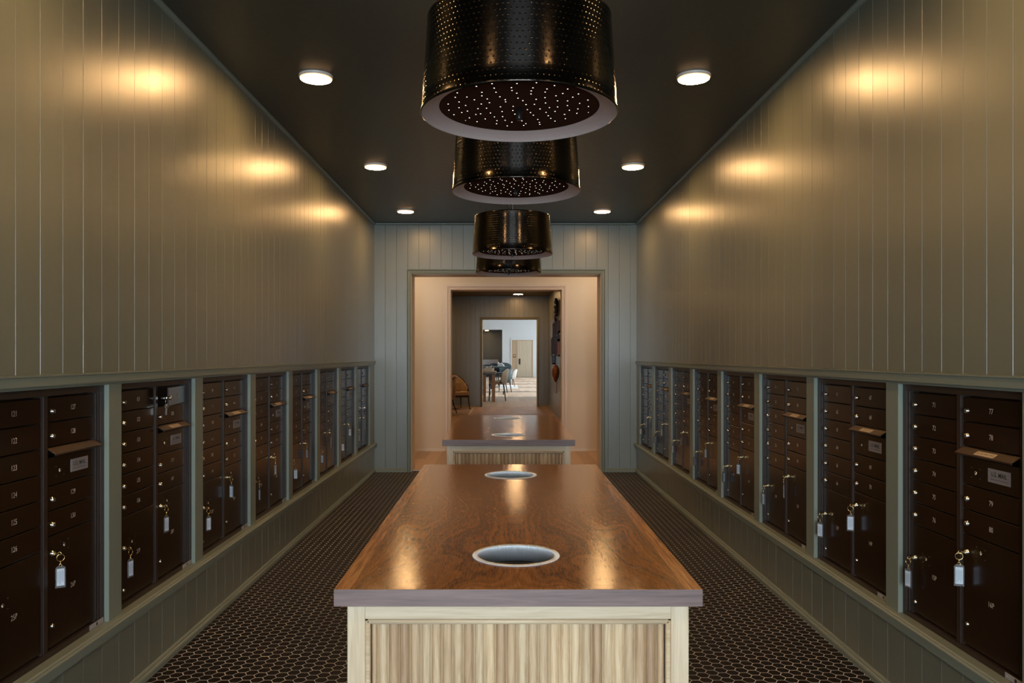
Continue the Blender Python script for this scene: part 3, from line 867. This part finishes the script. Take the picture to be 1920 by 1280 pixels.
def frame_mesh():
    if 'fr' in _mesh: return _mesh['fr']
    m = MB(); HT = ZRT - ZRB - 0.003
    f0 = 0.019
    # outer flange, then the return and the strip next to the doors
    m.box(0.001, 0.028, f0, 0.10, 0, HT); m.box(UW - 0.024, UW, f0, 0.10, 0, HT)
    m.box(0.028, UW - 0.024, f0, 0.10, 0, Z0 - 0.006); m.box(0.028, UW - 0.024, f0, 0.10, Z1 + 0.006, HT)
    m.box(0.028, 0.040, f0 + 0.005, 0.10, Z0 - 0.006, Z1 + 0.006)
    m.box(UW - 0.036, UW - 0.024, f0 + 0.005, 0.10, Z0 - 0.006, Z1 + 0.006)
    m.box(0.040, 0.0505, DP - 0.001, 0.10, Z0 - 0.006, Z1 + 0.006); m.box(0.7255, UW - 0.036, DP - 0.001, 0.10, Z0 - 0.006, Z1 + 0.006)
    # hinge fold lines on the right strip
    m.box(0.7300, 0.7335, DP - 0.004, DP, Z0, Z1)
    # centre post
    m.box(0.3695, 0.4065, DP - 0.001, 0.10, Z0 - 0.006, Z1 + 0.006); m.box(0.3765, 0.3995, DP - 0.005, DP, Z0 - 0.006, Z1 + 0.006)
    # body behind the doors
    m.box(0.040, UW - 0.03, DP + 0.030, 0.235, 0.004, HT - 0.004)
    # small return lips catching light at the door columns
    _mesh['fr'] = m.mesh('frame', M_brownf)
    return _mesh['fr']
def flap_mesh(label):
    k = ('fl', label)
    if k in _mesh: return _mesh[k]
    m = MB()
    w_ = 0.318
    ang = math.atan2(0.020, 0.034)
    R_ = Matrix.Rotation(ang, 4, 'X')                       # outward (-y) and down
    m.box(-w_ / 2, w_ / 2, -0.036, 0.004, -0.0022, 0.0, 0, R_)
    m.box(-w_ / 2, w_ / 2, -0.037, -0.035, -0.007, 0.0, 0, R_)
    if label:
        m.box(-0.055, 0.055, -0.030, -0.008, 0.0, 0.0004, 1, R_)
        tx = text_mb('OUTGOING MAIL', 0.0125, 1.0)
        m.merge(tx, R_ @ Matrix.Translation((0, -0.019, 0.0007)) @ Matrix.Rotation(-PI / 2, 4, 'X'), 2)
    _mesh[k] = m.mesh('outgoing_flap', [plain('flap_bronze', (0.052, 0.024, 0.009), 0.4), M_flaplabel, M_ink])
    return _mesh[k]
def plate_mesh():
    if 'pt' in _mesh: return _mesh['pt']
    m = MB()
    m.box(-0.060, 0.060, -0.0012, 0, -0.0235, 0.0235)
    m.merge(text_mb('U.S. MAIL', 0.0225, 0.95, 0.012), Matrix.Translation((0, -0.0016, 0.005)), 1)
    m.merge(text_mb('APPROVED BY THE POSTMASTER GENERAL', 0.0052, 0.92), Matrix.Translation((0, -0.0016, -0.0125)), 1)
    _mesh['pt'] = m.mesh('nameplate', [M_plate, M_ink])
    return _mesh['pt']
def sticker_mesh():
    if 'st' in _mesh: return _mesh['st']
    m = MB()
    m.box(0, 0.105, -0.0006, 0, 0.0, 0.020)
    m.box(0.004, 0.020, -0.0009, 0, 0.003, 0.017, 1); m.box(0.0065, 0.0175, -0.0011, 0, 0.0055, 0.0145, 0)
    m.box(0.048, 0.060, -0.0009, 0, 0.004, 0.016, 2)
    for k in range(4):
        m.box(0.024, 0.044, -0.0009, 0, 0.0035 + 0.0037 * k, 0.0046 + 0.0037 * k, 1)
        m.box(0.064, 0.100, -0.0009, 0, 0.0035 + 0.0037 * k, 0.0046 + 0.0037 * k, 1)
    _mesh['st'] = m.mesh('maker_label', [M_sticker, M_greyink, M_ink])
    return _mesh['st']
ORD = ['nearest', 'second', 'third', 'fourth', 'fifth', 'sixth', 'seventh', 'farthest']
def number(st, parent, x, z, s=0.0265):
    m = text_mb(st, s, 0.86)
    o = m.build('number', M_num, parent, (x, -0.0004, z), recalc=False)
def key_tag(world, rz, twist, label, side, long_=1.0):
    """key in the lock, brass ring, swivel and clear tag; origin at the lock face"""
    t = thing('key_tag', label, 'key tag', world, rz, 'keys with clear tags in the parcel door locks')
    m = MB()
    m.box(-0.0011, 0.0011, -0.014, 0.004, -0.0040, 0.0030)
    m.lathe([(0.0052, -0.0010), (0.0070, -0.0010), (0.0070, 0.0010), (0.0052, 0.0010), (0.0052, -0.0010)], 14, M=Matrix.Translation((0, -0.019, -0.0012)) @ Matrix.Rotation(PI / 2, 4, 'Y'))
    m.build('key', M_brass, t)
    tw = Matrix.Rotation(twist, 4, 'Z')
    off = Matrix.Translation((0, -0.022, -0.0155))
    def tr(M): return off @ tw @ M
    cir = [(0.0125 * math.cos(a), 0, 0.0125 * math.sin(a)) for a in [2 * PI * k / 24 for k in range(24)]]
    MB().tube(cir, 0.0010, 6, closed=True, M=off @ Matrix.Rotation(twist, 4, 'Z')).build('ring', M_brass, t)
    sw_ = MB().lathe([(0.0001, 0), (0.0024, -0.001), (0.0028, -0.004), (0.0014, -0.006), (0.0014, -0.009), (0.0026, -0.010), (0.0001, -0.012)], 10, M=tr(Matrix.Translation((0, 0, -0.012))))
    e = [(0.004 * math.cos(a), 0, 0.005 * math.sin(a)) for a in [2 * PI * k / 12 for k in range(12)]]
    sw_.tube(e, 0.0008, 5, closed=True, M=tr(Matrix.Translation((0, 0, -0.0275))))
    sw_.build('swivel', M_brass, t)
    ac = MB().prism([(-0.0165, -0.107), (0.0165, -0.107), (0.0165, -0.036), (0.0085, -0.029), (-0.0085, -0.029), (-0.0165, -0.036)], -0.0018, 0.0018, 'y', M=tr(Matrix.Identity(4)))
    ao = ac.build('fob', M_acrylic, t)
    ao['label'] = 'clear acrylic holder'
    pp = MB()
    pp.box(-0.0122, 0.0122, -0.0023, 0.0023, -0.100, -0.039, 0, tr(Matrix.Identity(4)))
    rnd = random.Random(int(twist * 1000))
    for sy in (-1, 1):
        for k in range(5):
            xx = -0.009 + 0.0042 * k
            a, b = sorted((sy * 0.00235, sy * 0.0026))
            pp.box(xx, xx + 0.0012, a, b, -0.096 + rnd.uniform(0, 0.012), -0.043 - rnd.uniform(0, 0.01), 1, tr(Matrix.Identity(4)))
    pp.build('insert', [M_paper, M_greyink], t)['label'] = 'white printed paper insert'
    return t
def unit(side, i):
    sd = 'left' if side == 'l' else 'right'
    if side == 'l':
        x, y, rz = XL, YF['l'] + PITCH * i - OPEN + 0.001, PI / 2
        n0, p0 = 121 + 10 * i, 25 + 2 * i
    else:
        x, y, rz = XR, YF['r'] + PITCH * i - 0.001, -PI / 2
        n0, p0 = 71 - 10 * i, 15 - 2 * i
    lab = f'brown mailbox unit {n0} to {n0 + 9}, {ORD[i]} from the front on the {sd} wall' if 0 < i < 7 else f'brown mailbox unit {n0} to {n0 + 9}, {ORD[i]} on the {sd} wall'
    u = thing('mailbox_unit', lab, 'mailboxes', (x, y, UZ), rz, f'mailbox units recessed in the {sd} wall')
    inst('frame', frame_mesh(), u)
    inst('maker_label', sticker_mesh(), u, (UW - 0.112, 0.0185, 0.002))
    def door(c, ztop, zbot, num, name='door', opened=False):
        a, b = COL[c]; cz = (ztop + zbot) / 2; cw = b - a
        o = inst(name, door_mesh(cw - 0.003, ztop - zbot - 0.0035), u, ((a + b) / 2, DP, cz))
        lx = -cw / 2 + 0.027
        if name == 'door':
            inst('lock', lock_mesh(), o, (lx, 0, -0.006))
            number(num, o, 0.006, 0.0)
        if opened:
            hx = cw / 2
            o.matrix_local = Matrix.Translation((b, DP, cz)) @ Matrix.Rotation(math.radians(9), 4, 'Z') @ Matrix.Translation((-hx, 0, 0))
            o['label'] = 'door 137 standing slightly ajar'
        return o
    for k in range(6):
        door(0, Z1 - PR * k, Z1 - PR * (k + 1), str(n0 + k))
    z2 = Z1 - 2 * PR - 1.54 * PR
    for k, (a, b) in enumerate(((Z1, Z1 - PR), (Z1 - PR, Z1 - 2 * PR), (z2, z2 - PR), (z2 - PR, z2 - 2 * PR))):
        door(1, a, b, str(n0 + 6 + k), opened=(side == 'l' and i == 1 and k == 0))
    # outgoing slot
    ca, cb = COL[1]
    fl = inst('outgoing_flap', flap_mesh(not (side == 'l' and i == 0)), u, ((ca + cb) / 2, DP, Z1 - 2 * PR - 0.004))
    pz1, pz0 = Z1 - 2 * PR - 0.034, z2
    mp = inst('mail_panel', door_mesh(cb - ca - 0.003, pz1 - pz0 - 0.003), u, ((ca + cb) / 2, DP, (pz1 + pz0) / 2))
    inst('slot_back', MB().box(-0.157, 0.157, 0.020, 0.023, -0.017, 0.017).mesh('slot_back', M_dark) if 'sb' not in _mesh else _mesh['sb'], u, ((ca + cb) / 2, DP, Z1 - 2 * PR - 0.018))
    inst('nameplate', plate_mesh(), mp, (0.050, 0, 0.002))['label'] = 'grey plate reading U.S. MAIL'
    inst('keyhole', rivets_mesh(), mp, (-0.082, 0, -0.004))
    # parcel doors
    zc1 = Z1 - 6 * PR; zc2 = z2 - 2 * PR
    d1 = door(0, zc1, Z0, '', 'parcel_door'); d2 = door(1, zc2, Z0, '', 'parcel_door')
    for d, c, ztop, ld, kd, ud in ((d1, 0, zc1, 0.820, 0.808, 1.000), (d2, 1, zc2, 0.708, 0.695, 0.968)):
        a, b = COL[c]; cw = b - a; cz = (ztop + Z0) / 2
        lx = -cw / 2 + 0.027
        inst('lock', lock_mesh(), d, (lx, 0, zz(ld) - cz))
        inst('lower_lock', lock_mesh(True), d, (lx, 0, zz(ud) - cz))
        inst('keyhole', rivets_mesh(), d, (-cw / 2 + 0.105, 0, zz(kd) - cz))
        number(f'{p0 + c}P', d, 0.006, 0.0 if c == 0 else -0.014)
        if side == 'l' and i == 0 and c == 0: continue
        # key with its tag: a thing of its own
        lu = (a + b) / 2 + lx
        wp = u.matrix_basis if False else (Matrix.Translation((x, y, UZ)) @ Matrix.Rotation(rz, 4, 'Z')) @ Vector((lu, DP - 0.0085, zz(ld)))
        which = ('left' if c == 0 else 'right')
        rt = random.uniform(-1.0, 1.0)
        if side == 'r' and i == 0: rt = (0.35, 1.25)[c]
        if side == 'r' and i == 1: rt = (0.7, 1.05)[c]
        if side == 'l' and i == 0: rt = -1.0
        if side == 'l' and i == 1: rt = (-0.25, -0.25)[c]
        if i in (0, 1) or (p0 + c) % 2 >= 0:
            lb_ = f'key tag on {which} parcel door {p0 + c}P, {ORD[i]} unit of the {sd} wall'
        key_tag(wp, rz, rt, lb_, side)
    return u
for i in range(NB):
    unit('l', i); unit('r', i)

# key in the lock of the open door 137 and a bunch of keys on the farthest left unit
def key_bunch(i, c, z, label, n, spread):
    x, y, rz = XL, YF['l'] + PITCH * i - OPEN + 0.001, PI / 2
    wp = (Matrix.Translation((x, y, UZ)) @ Matrix.Rotation(rz, 4, 'Z')) @ Vector((COL[c][0] + 0.027, DP - 0.0085, z))
    t = thing('key_bunch', label, 'keys', wp, rz)
    m = MB()
    m.box(-0.0011, 0.0011, -0.014, 0.004, -0.0040, 0.0030)
    m.lathe([(0.0001, -0.001), (0.0085, -0.001), (0.0085, 0.001), (0.0001, 0.001)], 14, M=Matrix.Translation((0, -0.020, -0.0012)) @ Matrix.Rotation(PI / 2, 4, 'Y'))
    m.build('key', M_chrome, t)
    r = 0.014
    cir = [(r * math.cos(a), 0, r * math.sin(a)) for a in [2 * PI * k / 20 for k in range(20)]]
    MB().tube(cir, 0.001, 6, closed=True, M=Matrix.Translation((0, -0.024, -0.016))).build('ring', M_chrome, t)
    for k in range(n):
        A = Matrix.Translation((0.006 * (k - n / 2), -0.024, -0.028)) @ Matrix.Rotation(spread * (k - (n - 1) / 2), 4, 'Y') @ Matrix.Rotation(0.5 + k, 4, 'Z')
        q = MB()
        q.prism([(-0.009, -0.018), (0.009, -0.018), (0.011, -0.008), (0.006, 0.0), (-0.006, 0.0), (-0.011, -0.008)], -0.001, 0.001, 'y', M=A)
        q.prism([(-0.0035, -0.05), (0.0, -0.054), (0.0035, -0.05), (0.004, -0.018), (-0.004, -0.018)], -0.001, 0.001, 'y', M=A)
        q.build('loose_key', M_chrome, t)
key_bunch(1, 1, Z1 - PR / 2 - 0.006, 'silver keys in the open door 137 of the second left unit', 2, 0.35)
key_bunch(7, 1, z2k if False else Z1 - 5 * PR, 'bunch of silver keys hanging on the farthest left unit', 5, 0.3)

# ------------------------------------------------------------------ lounge furniture
M_uph = NT('tan_upholstery'); _n = M_uph.noise(M_uph.obj(), 130, 3)
M_uph = M_uph.set(col=M_uph.ramp(_n, [(0.3, (0.36, 0.22, 0.10)), (0.7, (0.52, 0.34, 0.17))]), rough=0.85, nrm=M_uph.bump(_n, 0.4, 0.002))
M_dwood = m_grain('dark_mahogany', [(0.3, (0.020, 0.009, 0.005)), (0.7, (0.055, 0.022, 0.010))], 'z', 3, 0.3)
def armchair(loc, rz, label):
    t = thing('armchair', label, 'armchair', loc, rz, 'barrel back armchairs in the lounge')
    # local: faces -y; seat 0.52 wide
    sm = MB()
    n = 20
    ring = []
    for k in range(n + 1):
        a = PI * (-0.08) + (PI * 1.16) * k / n        # around the back from right to left
        ring.append(a)
    R = 0.33
    def top(a):                                           # back is high in the middle, arms low at the fronts
        s_ = max(0.0, math.sin(a)); return 0.60 + 0.31 * s_ ** 1.3
    inner = []; outer = []
    vs = []
    for a in ring:
        cx, sy = math.cos(a), math.sin(a)
        for (rr, z) in ((R - 0.05, 0.46), (R - 0.055, top(a) - 0.03), (R - 0.03, top(a)), (R, top(a) - 0.02), (R - 0.01, 0.40), (R - 0.05, 0.40)):
            vs.append((rr * cx, 0.03 + rr * sy * 0.95 + (0.04 * (z - 0.4) * sy), z))
    k6 = 6; fs = []
    for i in range(n):
        for q in range(k6):
            fs.append((i * k6 + q, (i + 1) * k6 + q, (i + 1) * k6 + (q + 1) % k6, i * k6 + (q + 1) % k6))
    fs.append(tuple(range(k6))); fs.append(tuple(n * k6 + q for q in range(k6)))
    sm.add(vs, fs, 0, True)
    b = sm.build('backrest', M_uph, t)
    rail = [((R + 0.004) * math.cos(a), 0.03 + (R + 0.004) * math.sin(a) * 0.95 + 0.04 * (top(a) - 0.4) * math.sin(a), top(a) + 0.002) for a in ring]
    rail = [(rail[0][0] - 0.01, rail[0][1] - 0.03, 0.42)] + rail + [(rail[-1][0] + 0.01, rail[-1][1] - 0.03, 0.42)]
    MB().tube(rail, 0.014, 8).build('wood_rail', M_dwood, t)
    seat = MB().prism([(-0.27, -0.30), (0.27, -0.30), (0.29, -0.05), (0.25, 0.20), (0.12, 0.30), (-0.12, 0.30), (-0.25, 0.20), (-0.29, -0.05)], 0.36, 0.47, 'z').build('seat', M_uph, t, bevel=0.03, seg=4)
    MB().prism([(-0.275, -0.305), (0.275, -0.305), (0.29, -0.05), (0.25, 0.22), (-0.25, 0.22), (-0.29, -0.05)], 0.32, 0.36, 'z').build('seat_frame', M_dwood, t, bevel=0.006)
    for sx in (-1, 1):
        MB().tube([(sx * 0.255, -0.285, 0.34), (sx * 0.262, -0.295, 0.18), (sx * 0.285, -0.315, 0.0)], [0.022, 0.016, 0.010], 8).build('leg', M_dwood, t)
        MB().tube([(sx * 0.20, 0.22, 0.34), (sx * 0.215, 0.27, 0.16), (sx * 0.235, 0.33, 0.0)], [0.022, 0.016, 0.010], 8).build('leg', M_dwood, t)
    return t
armchair((-1.25, 20.95, 0.018), 0.35, 'tan barrel back armchair with cushion beyond the left door casing')
armchair((-1.50, 19.15, 0.018), -1.75, 'tan armchair half hidden at the left door casing, turned away')
cu = MB()
cu.box(-0.15, 0.15, -0.04, 0.04, -0.13, 0.13)
cu_o = cu.build('throw_pillow', plain('ochre_cushion', (0.34, 0.20, 0.085), 0.85), None, (-1.27, 20.88, 0.61), bevel=0.045, seg=5)
cu_o.rotation_euler = (-0.25, 0, 0.25)
tag(cu_o, 'square ochre cushion on the seat of the armchair', 'cushion')
rg = MB(); rg.box(-4.2, -0.80, 18.75, 21.55, 0.001, 0.012, 0); rg.box(-4.2, -0.84, 18.79, 21.51, 0.0115, 0.013, 1)
tag(rg.build('rug', [plain('rug_border', (0.55, 0.42, 0.26), 0.9), plain('rug_field', (0.30, 0.18, 0.085), 0.95)]), 'tan rug with pale border under the lounge armchairs', 'rug')

# dark objects hanging on the lounge's right wall
def wall_thing(name, label, cat, y, z):
    return thing(name, label, cat, (LXR - 0.004, y, z), -PI / 2, None)
M_ebony = plain('ebony_lacquer', (0.012, 0.009, 0.008), 0.2)
M_frame_br = m_grain('oiled_walnut_frame', [(0.3, (0.035, 0.015, 0.008)), (0.7, (0.09, 0.04, 0.018))], 'z', 3, 0.35)
M_amber = m_grain('amber_varnished_wood', [(0.3, (0.16, 0.045, 0.012)), (0.7, (0.34, 0.12, 0.035))], 'z', 3, 0.22)
M_mirror = plain('dark_mirror', (0.30, 0.27, 0.24), 0.08, 1.0)
t = wall_thing('round_mirror', 'black carved round mirror, topmost on the lounge right wall', 'mirror', 18.2, H + 1.12)
oval = [(0.205 * math.cos(a), -0.05, 0.185 * math.sin(a)) for a in [2 * PI * k / 40 for k in range(40)]]
MB().tube(oval, [0.032 + 0.010 * math.sin(9 * 2 * PI * k / 40) for k in range(40)], 8, closed=True).build('frame', M_ebony, t)
MB().prism([(0.195 * math.cos(2 * PI * k / 32), 0.175 * math.sin(2 * PI * k / 32)) for k in range(32)], -0.04, -0.008, 'y').build('glass', M_mirror, t)
def framed(y, z, wd, hg, label, dep=0.10, mat=None, crest=False):
    t = wall_thing('wall_frame', label, 'framed picture', y, z)
    m = MB(); b_ = 0.045
    m.box(-wd / 2, wd / 2, -dep, -0.002, hg / 2 - b_, hg / 2).box(-wd / 2, wd / 2, -dep, -0.002, -hg / 2, -hg / 2 + b_)
    m.box(-wd / 2, -wd / 2 + b_, -dep, -0.002, -hg / 2, hg / 2).box(wd / 2 - b_, wd / 2, -dep, -0.002, -hg / 2, hg / 2)
    if crest:
        m.prism([(-0.16, hg / 2), (-0.10, hg / 2 + 0.07), (-0.03, hg / 2 + 0.05), (0, hg / 2 + 0.16), (0.03, hg / 2 + 0.05), (0.10, hg / 2 + 0.07), (0.16, hg / 2)], -dep * 0.8, -0.01, 'y')
    m.build('frame', mat or M_frame_br, t, bevel=0.006)
    MB().box(-wd / 2 + b_, wd / 2 - b_, -dep * 0.45, -0.004, -hg / 2 + b_, hg / 2 - b_).build('picture', plain('dark_picture', (0.05, 0.035, 0.025), 0.3), t)
framed(18.65, H + 0.41, 0.80, 0.82, 'large dark frame with pointed crest, centre of the lounge right wall', 0.08, crest=True)
framed(19.95, H + 0.22, 0.40, 0.50, 'narrow dark frame beyond the large crested frame', 0.05)
framed(19.40, H - 0.09, 0.30, 0.24, 'small dark frame hanging low beyond the crested frame', 0.07, M_ebony)
framed(17.75, H + 0.66, 0.30, 0.27, 'upper small brown frame nearest the cream casing', 0.05, M_frame_br)
framed(17.75, H + 0.41, 0.30, 0.14, 'tiny dark frame between the brown and amber frames', 0.07, M_ebony)
framed(17.75, H + 0.15, 0.30, 0.32, 'lower amber frame nearest the cream casing', 0.05, M_amber)
t = wall_thing('wall_lute', 'amber wooden lute hanging neck down on the lounge right wall', 'musical instrument', 17.8, H - 0.42)
body = [(0.0001, 0.225), (0.07, 0.215), (0.13, 0.18), (0.165, 0.11), (0.17, 0.03), (0.145, -0.05), (0.10, -0.11), (0.05, -0.16), (0.0001, -0.18)]
MB().lathe(body, 28, (0, -0.12, 0), M=Matrix.Translation((0, -0.03, 0)) @ Matrix.Scale(0.5, 4, (0, 1, 0))).build('body', M_amber, t)
MB().prism([(-0.025, -0.36), (0.025, -0.36), (0.032, -0.14), (-0.032, -0.14)], -0.085, -0.055, 'y').build('neck', M_ash2, t, bevel=0.006)
MB().prism([(-0.045, -0.43), (0.045, -0.43), (0.035, -0.36), (-0.035, -0.36)], -0.09, -0.06, 'y').build('headstock', M_ash2, t, bevel=0.006)

# ------------------------------------------------------------------ dining room furniture
M_navy = plain('blue_black_stain', (0.010, 0.013, 0.018), 0.35)
M_teal = plain('teal_leather', (0.055, 0.085, 0.092), 0.5)
M_bone = plain('bone_fabric', (0.80, 0.78, 0.72), 0.85)
M_top = plain('limed_top', (0.50, 0.40, 0.33), 0.5)
M_legoak = m_grain('honey_oak_leg', [(0.3, (0.36, 0.19, 0.085)), (0.7, (0.50, 0.29, 0.15))], 'z', 3, 0.45)
def Pm(px, y): return (px - 943) * y / FPX
t = thing('counter_table', 'tall table with pale top and square oak legs beyond the back doorway', 'table', (0, 24.9, 0))
MB().box(-3.0, Pm(930.4, 24.4), -0.45, 0.45, 0.885, 0.945).build('tabletop', M_top, t, bevel=0.004)
MB().box(-2.9, Pm(929, 24.4), -0.42, 0.42, 0.845, 0.8845).build('apron', M_navy, t)
for px0, px1, yy in ((922, 928.4, -0.42), (905.8, 911, -0.42)):
    MB().box(Pm(px0, 24.4), Pm(px1, 24.4), yy, yy + 0.11, 0, 0.845).build('leg', M_legoak, t, bevel=0.003)
MB().box(Pm(906, 24.4), Pm(908, 24.4) + 0.03, 0.30, 0.41, 0, 0.845).build('leg', M_legoak, t, bevel=0.003)
def dchair(loc, rz, label, seat_h, back_h, wd, mat, seatmat, legmat, legs_in=0.03, solid=False):
    t = thing('dining_chair', label, 'chair', loc, rz, 'upholstered chairs in the dining room')
    MB().box(-wd / 2, wd / 2, -0.25, 0.20, seat_h - 0.09, seat_h).build('seat', seatmat, t, bevel=0.025, seg=3)
    m = MB(); n = 14; vs = []
    # curved shell back, rounded at the top
    for k in range(n + 1):
        u = -1 + 2 * k / n
        zt = seat_h + (back_h - seat_h) * (1 - 0.30 * abs(u) ** 3.0)
        yb = 0.24 - 0.16 * u * u
        zb = seat_h - 0.10
        for (dy, z) in ((0, zb), (0.10, zt - 0.02), (0.125, zt), (0.165, zt - 0.03), (0.08, zb)):
            vs.append((u * wd / 2, yb + dy, z))
    fs = []
    for i in range(n):
        for q in range(5):
            fs.append((i * 5 + q, (i + 1) * 5 + q, (i + 1) * 5 + (q + 1) % 5, i * 5 + (q + 1) % 5))
    fs.append(tuple(range(5))); fs.append(tuple(n * 5 + q for q in range(5)))
    m.add(vs, fs, 0, True); m.build('backrest', mat, t)
    for sx in (-1, 1):
        for sy, yy in ((-1, -0.21), (1, 0.22)):
            xx = sx * (wd / 2 - legs_in - 0.02)
            MB().tube([(xx, yy, seat_h - 0.09), (xx * 1.04, yy + (0.07 if sy > 0 else -0.03), 0.0)], [0.026, 0.014], 8).build('leg', legmat, t)
    return t
c_ = dchair((Pm(931, 24.75), 25.05, 0), -PI / 2, 'bone backed counter chair drawn up to the tall oak table', 0.63, 1.03, 0.48, M_bone, plain('beige_seat', (0.45, 0.36, 0.26), 0.8), M_navy)
MB().box(-0.20, 0.20, -0.22, -0.19, 0.20, 0.30).box(-0.20, 0.20, 0.20, 0.23, 0.20, 0.30).build('stretcher', M_navy, c_)
dchair((Pm(945, 30.5) - 0.06, 30.8, 0), -PI / 2 - 0.35, 'teal high backed chair behind the bone counter chair', 0.48, 0.96, 0.58, M_teal, M_teal, M_navy)
dchair((Pm(955, 36) - 0.03, 36.4, 0), -PI / 2, 'white rounded dining chair beside the pale mat', 0.46, 0.82, 0.60, M_bone, M_bone, M_legoak)
dchair((Pm(913, 33) - 0.02, 36.0, 0), 0.1, 'dark low chair at the far left behind the napkins', 0.60, 1.03, 0.62, M_navy, M_navy, M_navy)
dchair((Pm(924, 33), 37.4, 0), 0.0, 'dark square backed chair between the napkins and alcove bench', 0.60, 1.08, 0.55, M_navy, M_navy, M_navy)
dchair((Pm(946, 37), 38.6, 0), 0.2, 'dark green rounded chair behind the white napkin on the dark table', 0.62, 1.10, 0.80, M_teal, M_teal, M_navy)
t = thing('dining_table', 'dark topped dining table beyond the tall oak table', 'table', (0, 28.6, 0))
MB().box(-3.2, Pm(943, 28), -0.5, 0.5, 0.78, 0.83).build('tabletop', M_navy, t, bevel=0.004)
MB().box(-0.9, -0.72, -0.3, 0.3, 0.0, 0.78).build('pedestal', M_navy, t)
MB().box(-2.9, -2.72, -0.3, 0.3, 0.0, 0.78).build('pedestal', M_navy, t)
t = thing('dining_table', 'dark green table with napkins in front of the alcove bench', 'table', (0, 34.0, 0))
MB().box(-3.2, Pm(953, 33) - 0.02, -0.9, 0.9, 0.93, 0.98).build('tabletop', M_teal, t, bevel=0.004)
MB().box(-0.6, -0.4, -0.2, 0.2, 0, 0.93).build('pedestal', M_navy, t)
MB().box(-2.8, -2.6, -0.2, 0.2, 0, 0.93).build('pedestal', M_navy, t)
def napkin(loc, s_, rz, label, fan=0.0):
    m = MB()
    m.prism([(-0.13, 0), (0.16, 0), (0.15, 0.19), (0.07, 0.12), (0.0, 0.15), (-0.10, 0.08)], -0.05, 0.05, 'y', M=Matrix.Scale(s_, 4))
    o = m.build('napkin', M_bone, None, loc, bevel=0.008)
    o.rotation_euler = (0, 0, rz)
    return tag(o, label, 'napkin', 'folded napkins on the dining tables')
napkin((Pm(913, 24.7), 24.75, 0.9455), 1.0, 0.1, 'white folded napkin standing on the tall pale table')
napkin((Pm(921, 24.7), 25.1, 0.9455), 0.6, 0.6, 'low white folded napkin beside the taller one')
napkin((Pm(940, 33.8), 33.6, 0.981), 1.0, 2.9, 'white napkin on the dark green table', 0.3)
bn = thing('banquette', 'pale upholstered bench in front of the dark alcove', 'bench', (-1.9, YD + 1.0, 0))
MB().box(-1.6, 1.60, 0.3, 0.55, 0.30, 1.17).build('backrest', plain('grey_fabric', (0.42, 0.43, 0.45), 0.8), bn, bevel=0.03, seg=3)
MB().box(-1.6, 1.60, -0.35, 0.3, 0.30, 0.52).build('seat', plain('grey_fabric_b', (0.42, 0.43, 0.45), 0.8), bn, bevel=0.03, seg=3)
MB().box(-1.55, 1.55, -0.3, 0.5, 0.0, 0.30).build('base', M_navy, bn)
mt = MB().box(-0.2, Pm(971, 36.0), 34.4, 38.0, 0.001, 0.012)
tag(mt.build('floor_mat', plain('white_mat', (0.75, 0.78, 0.76), 0.9)), 'white floor mat beneath the white rounded chair', 'rug')
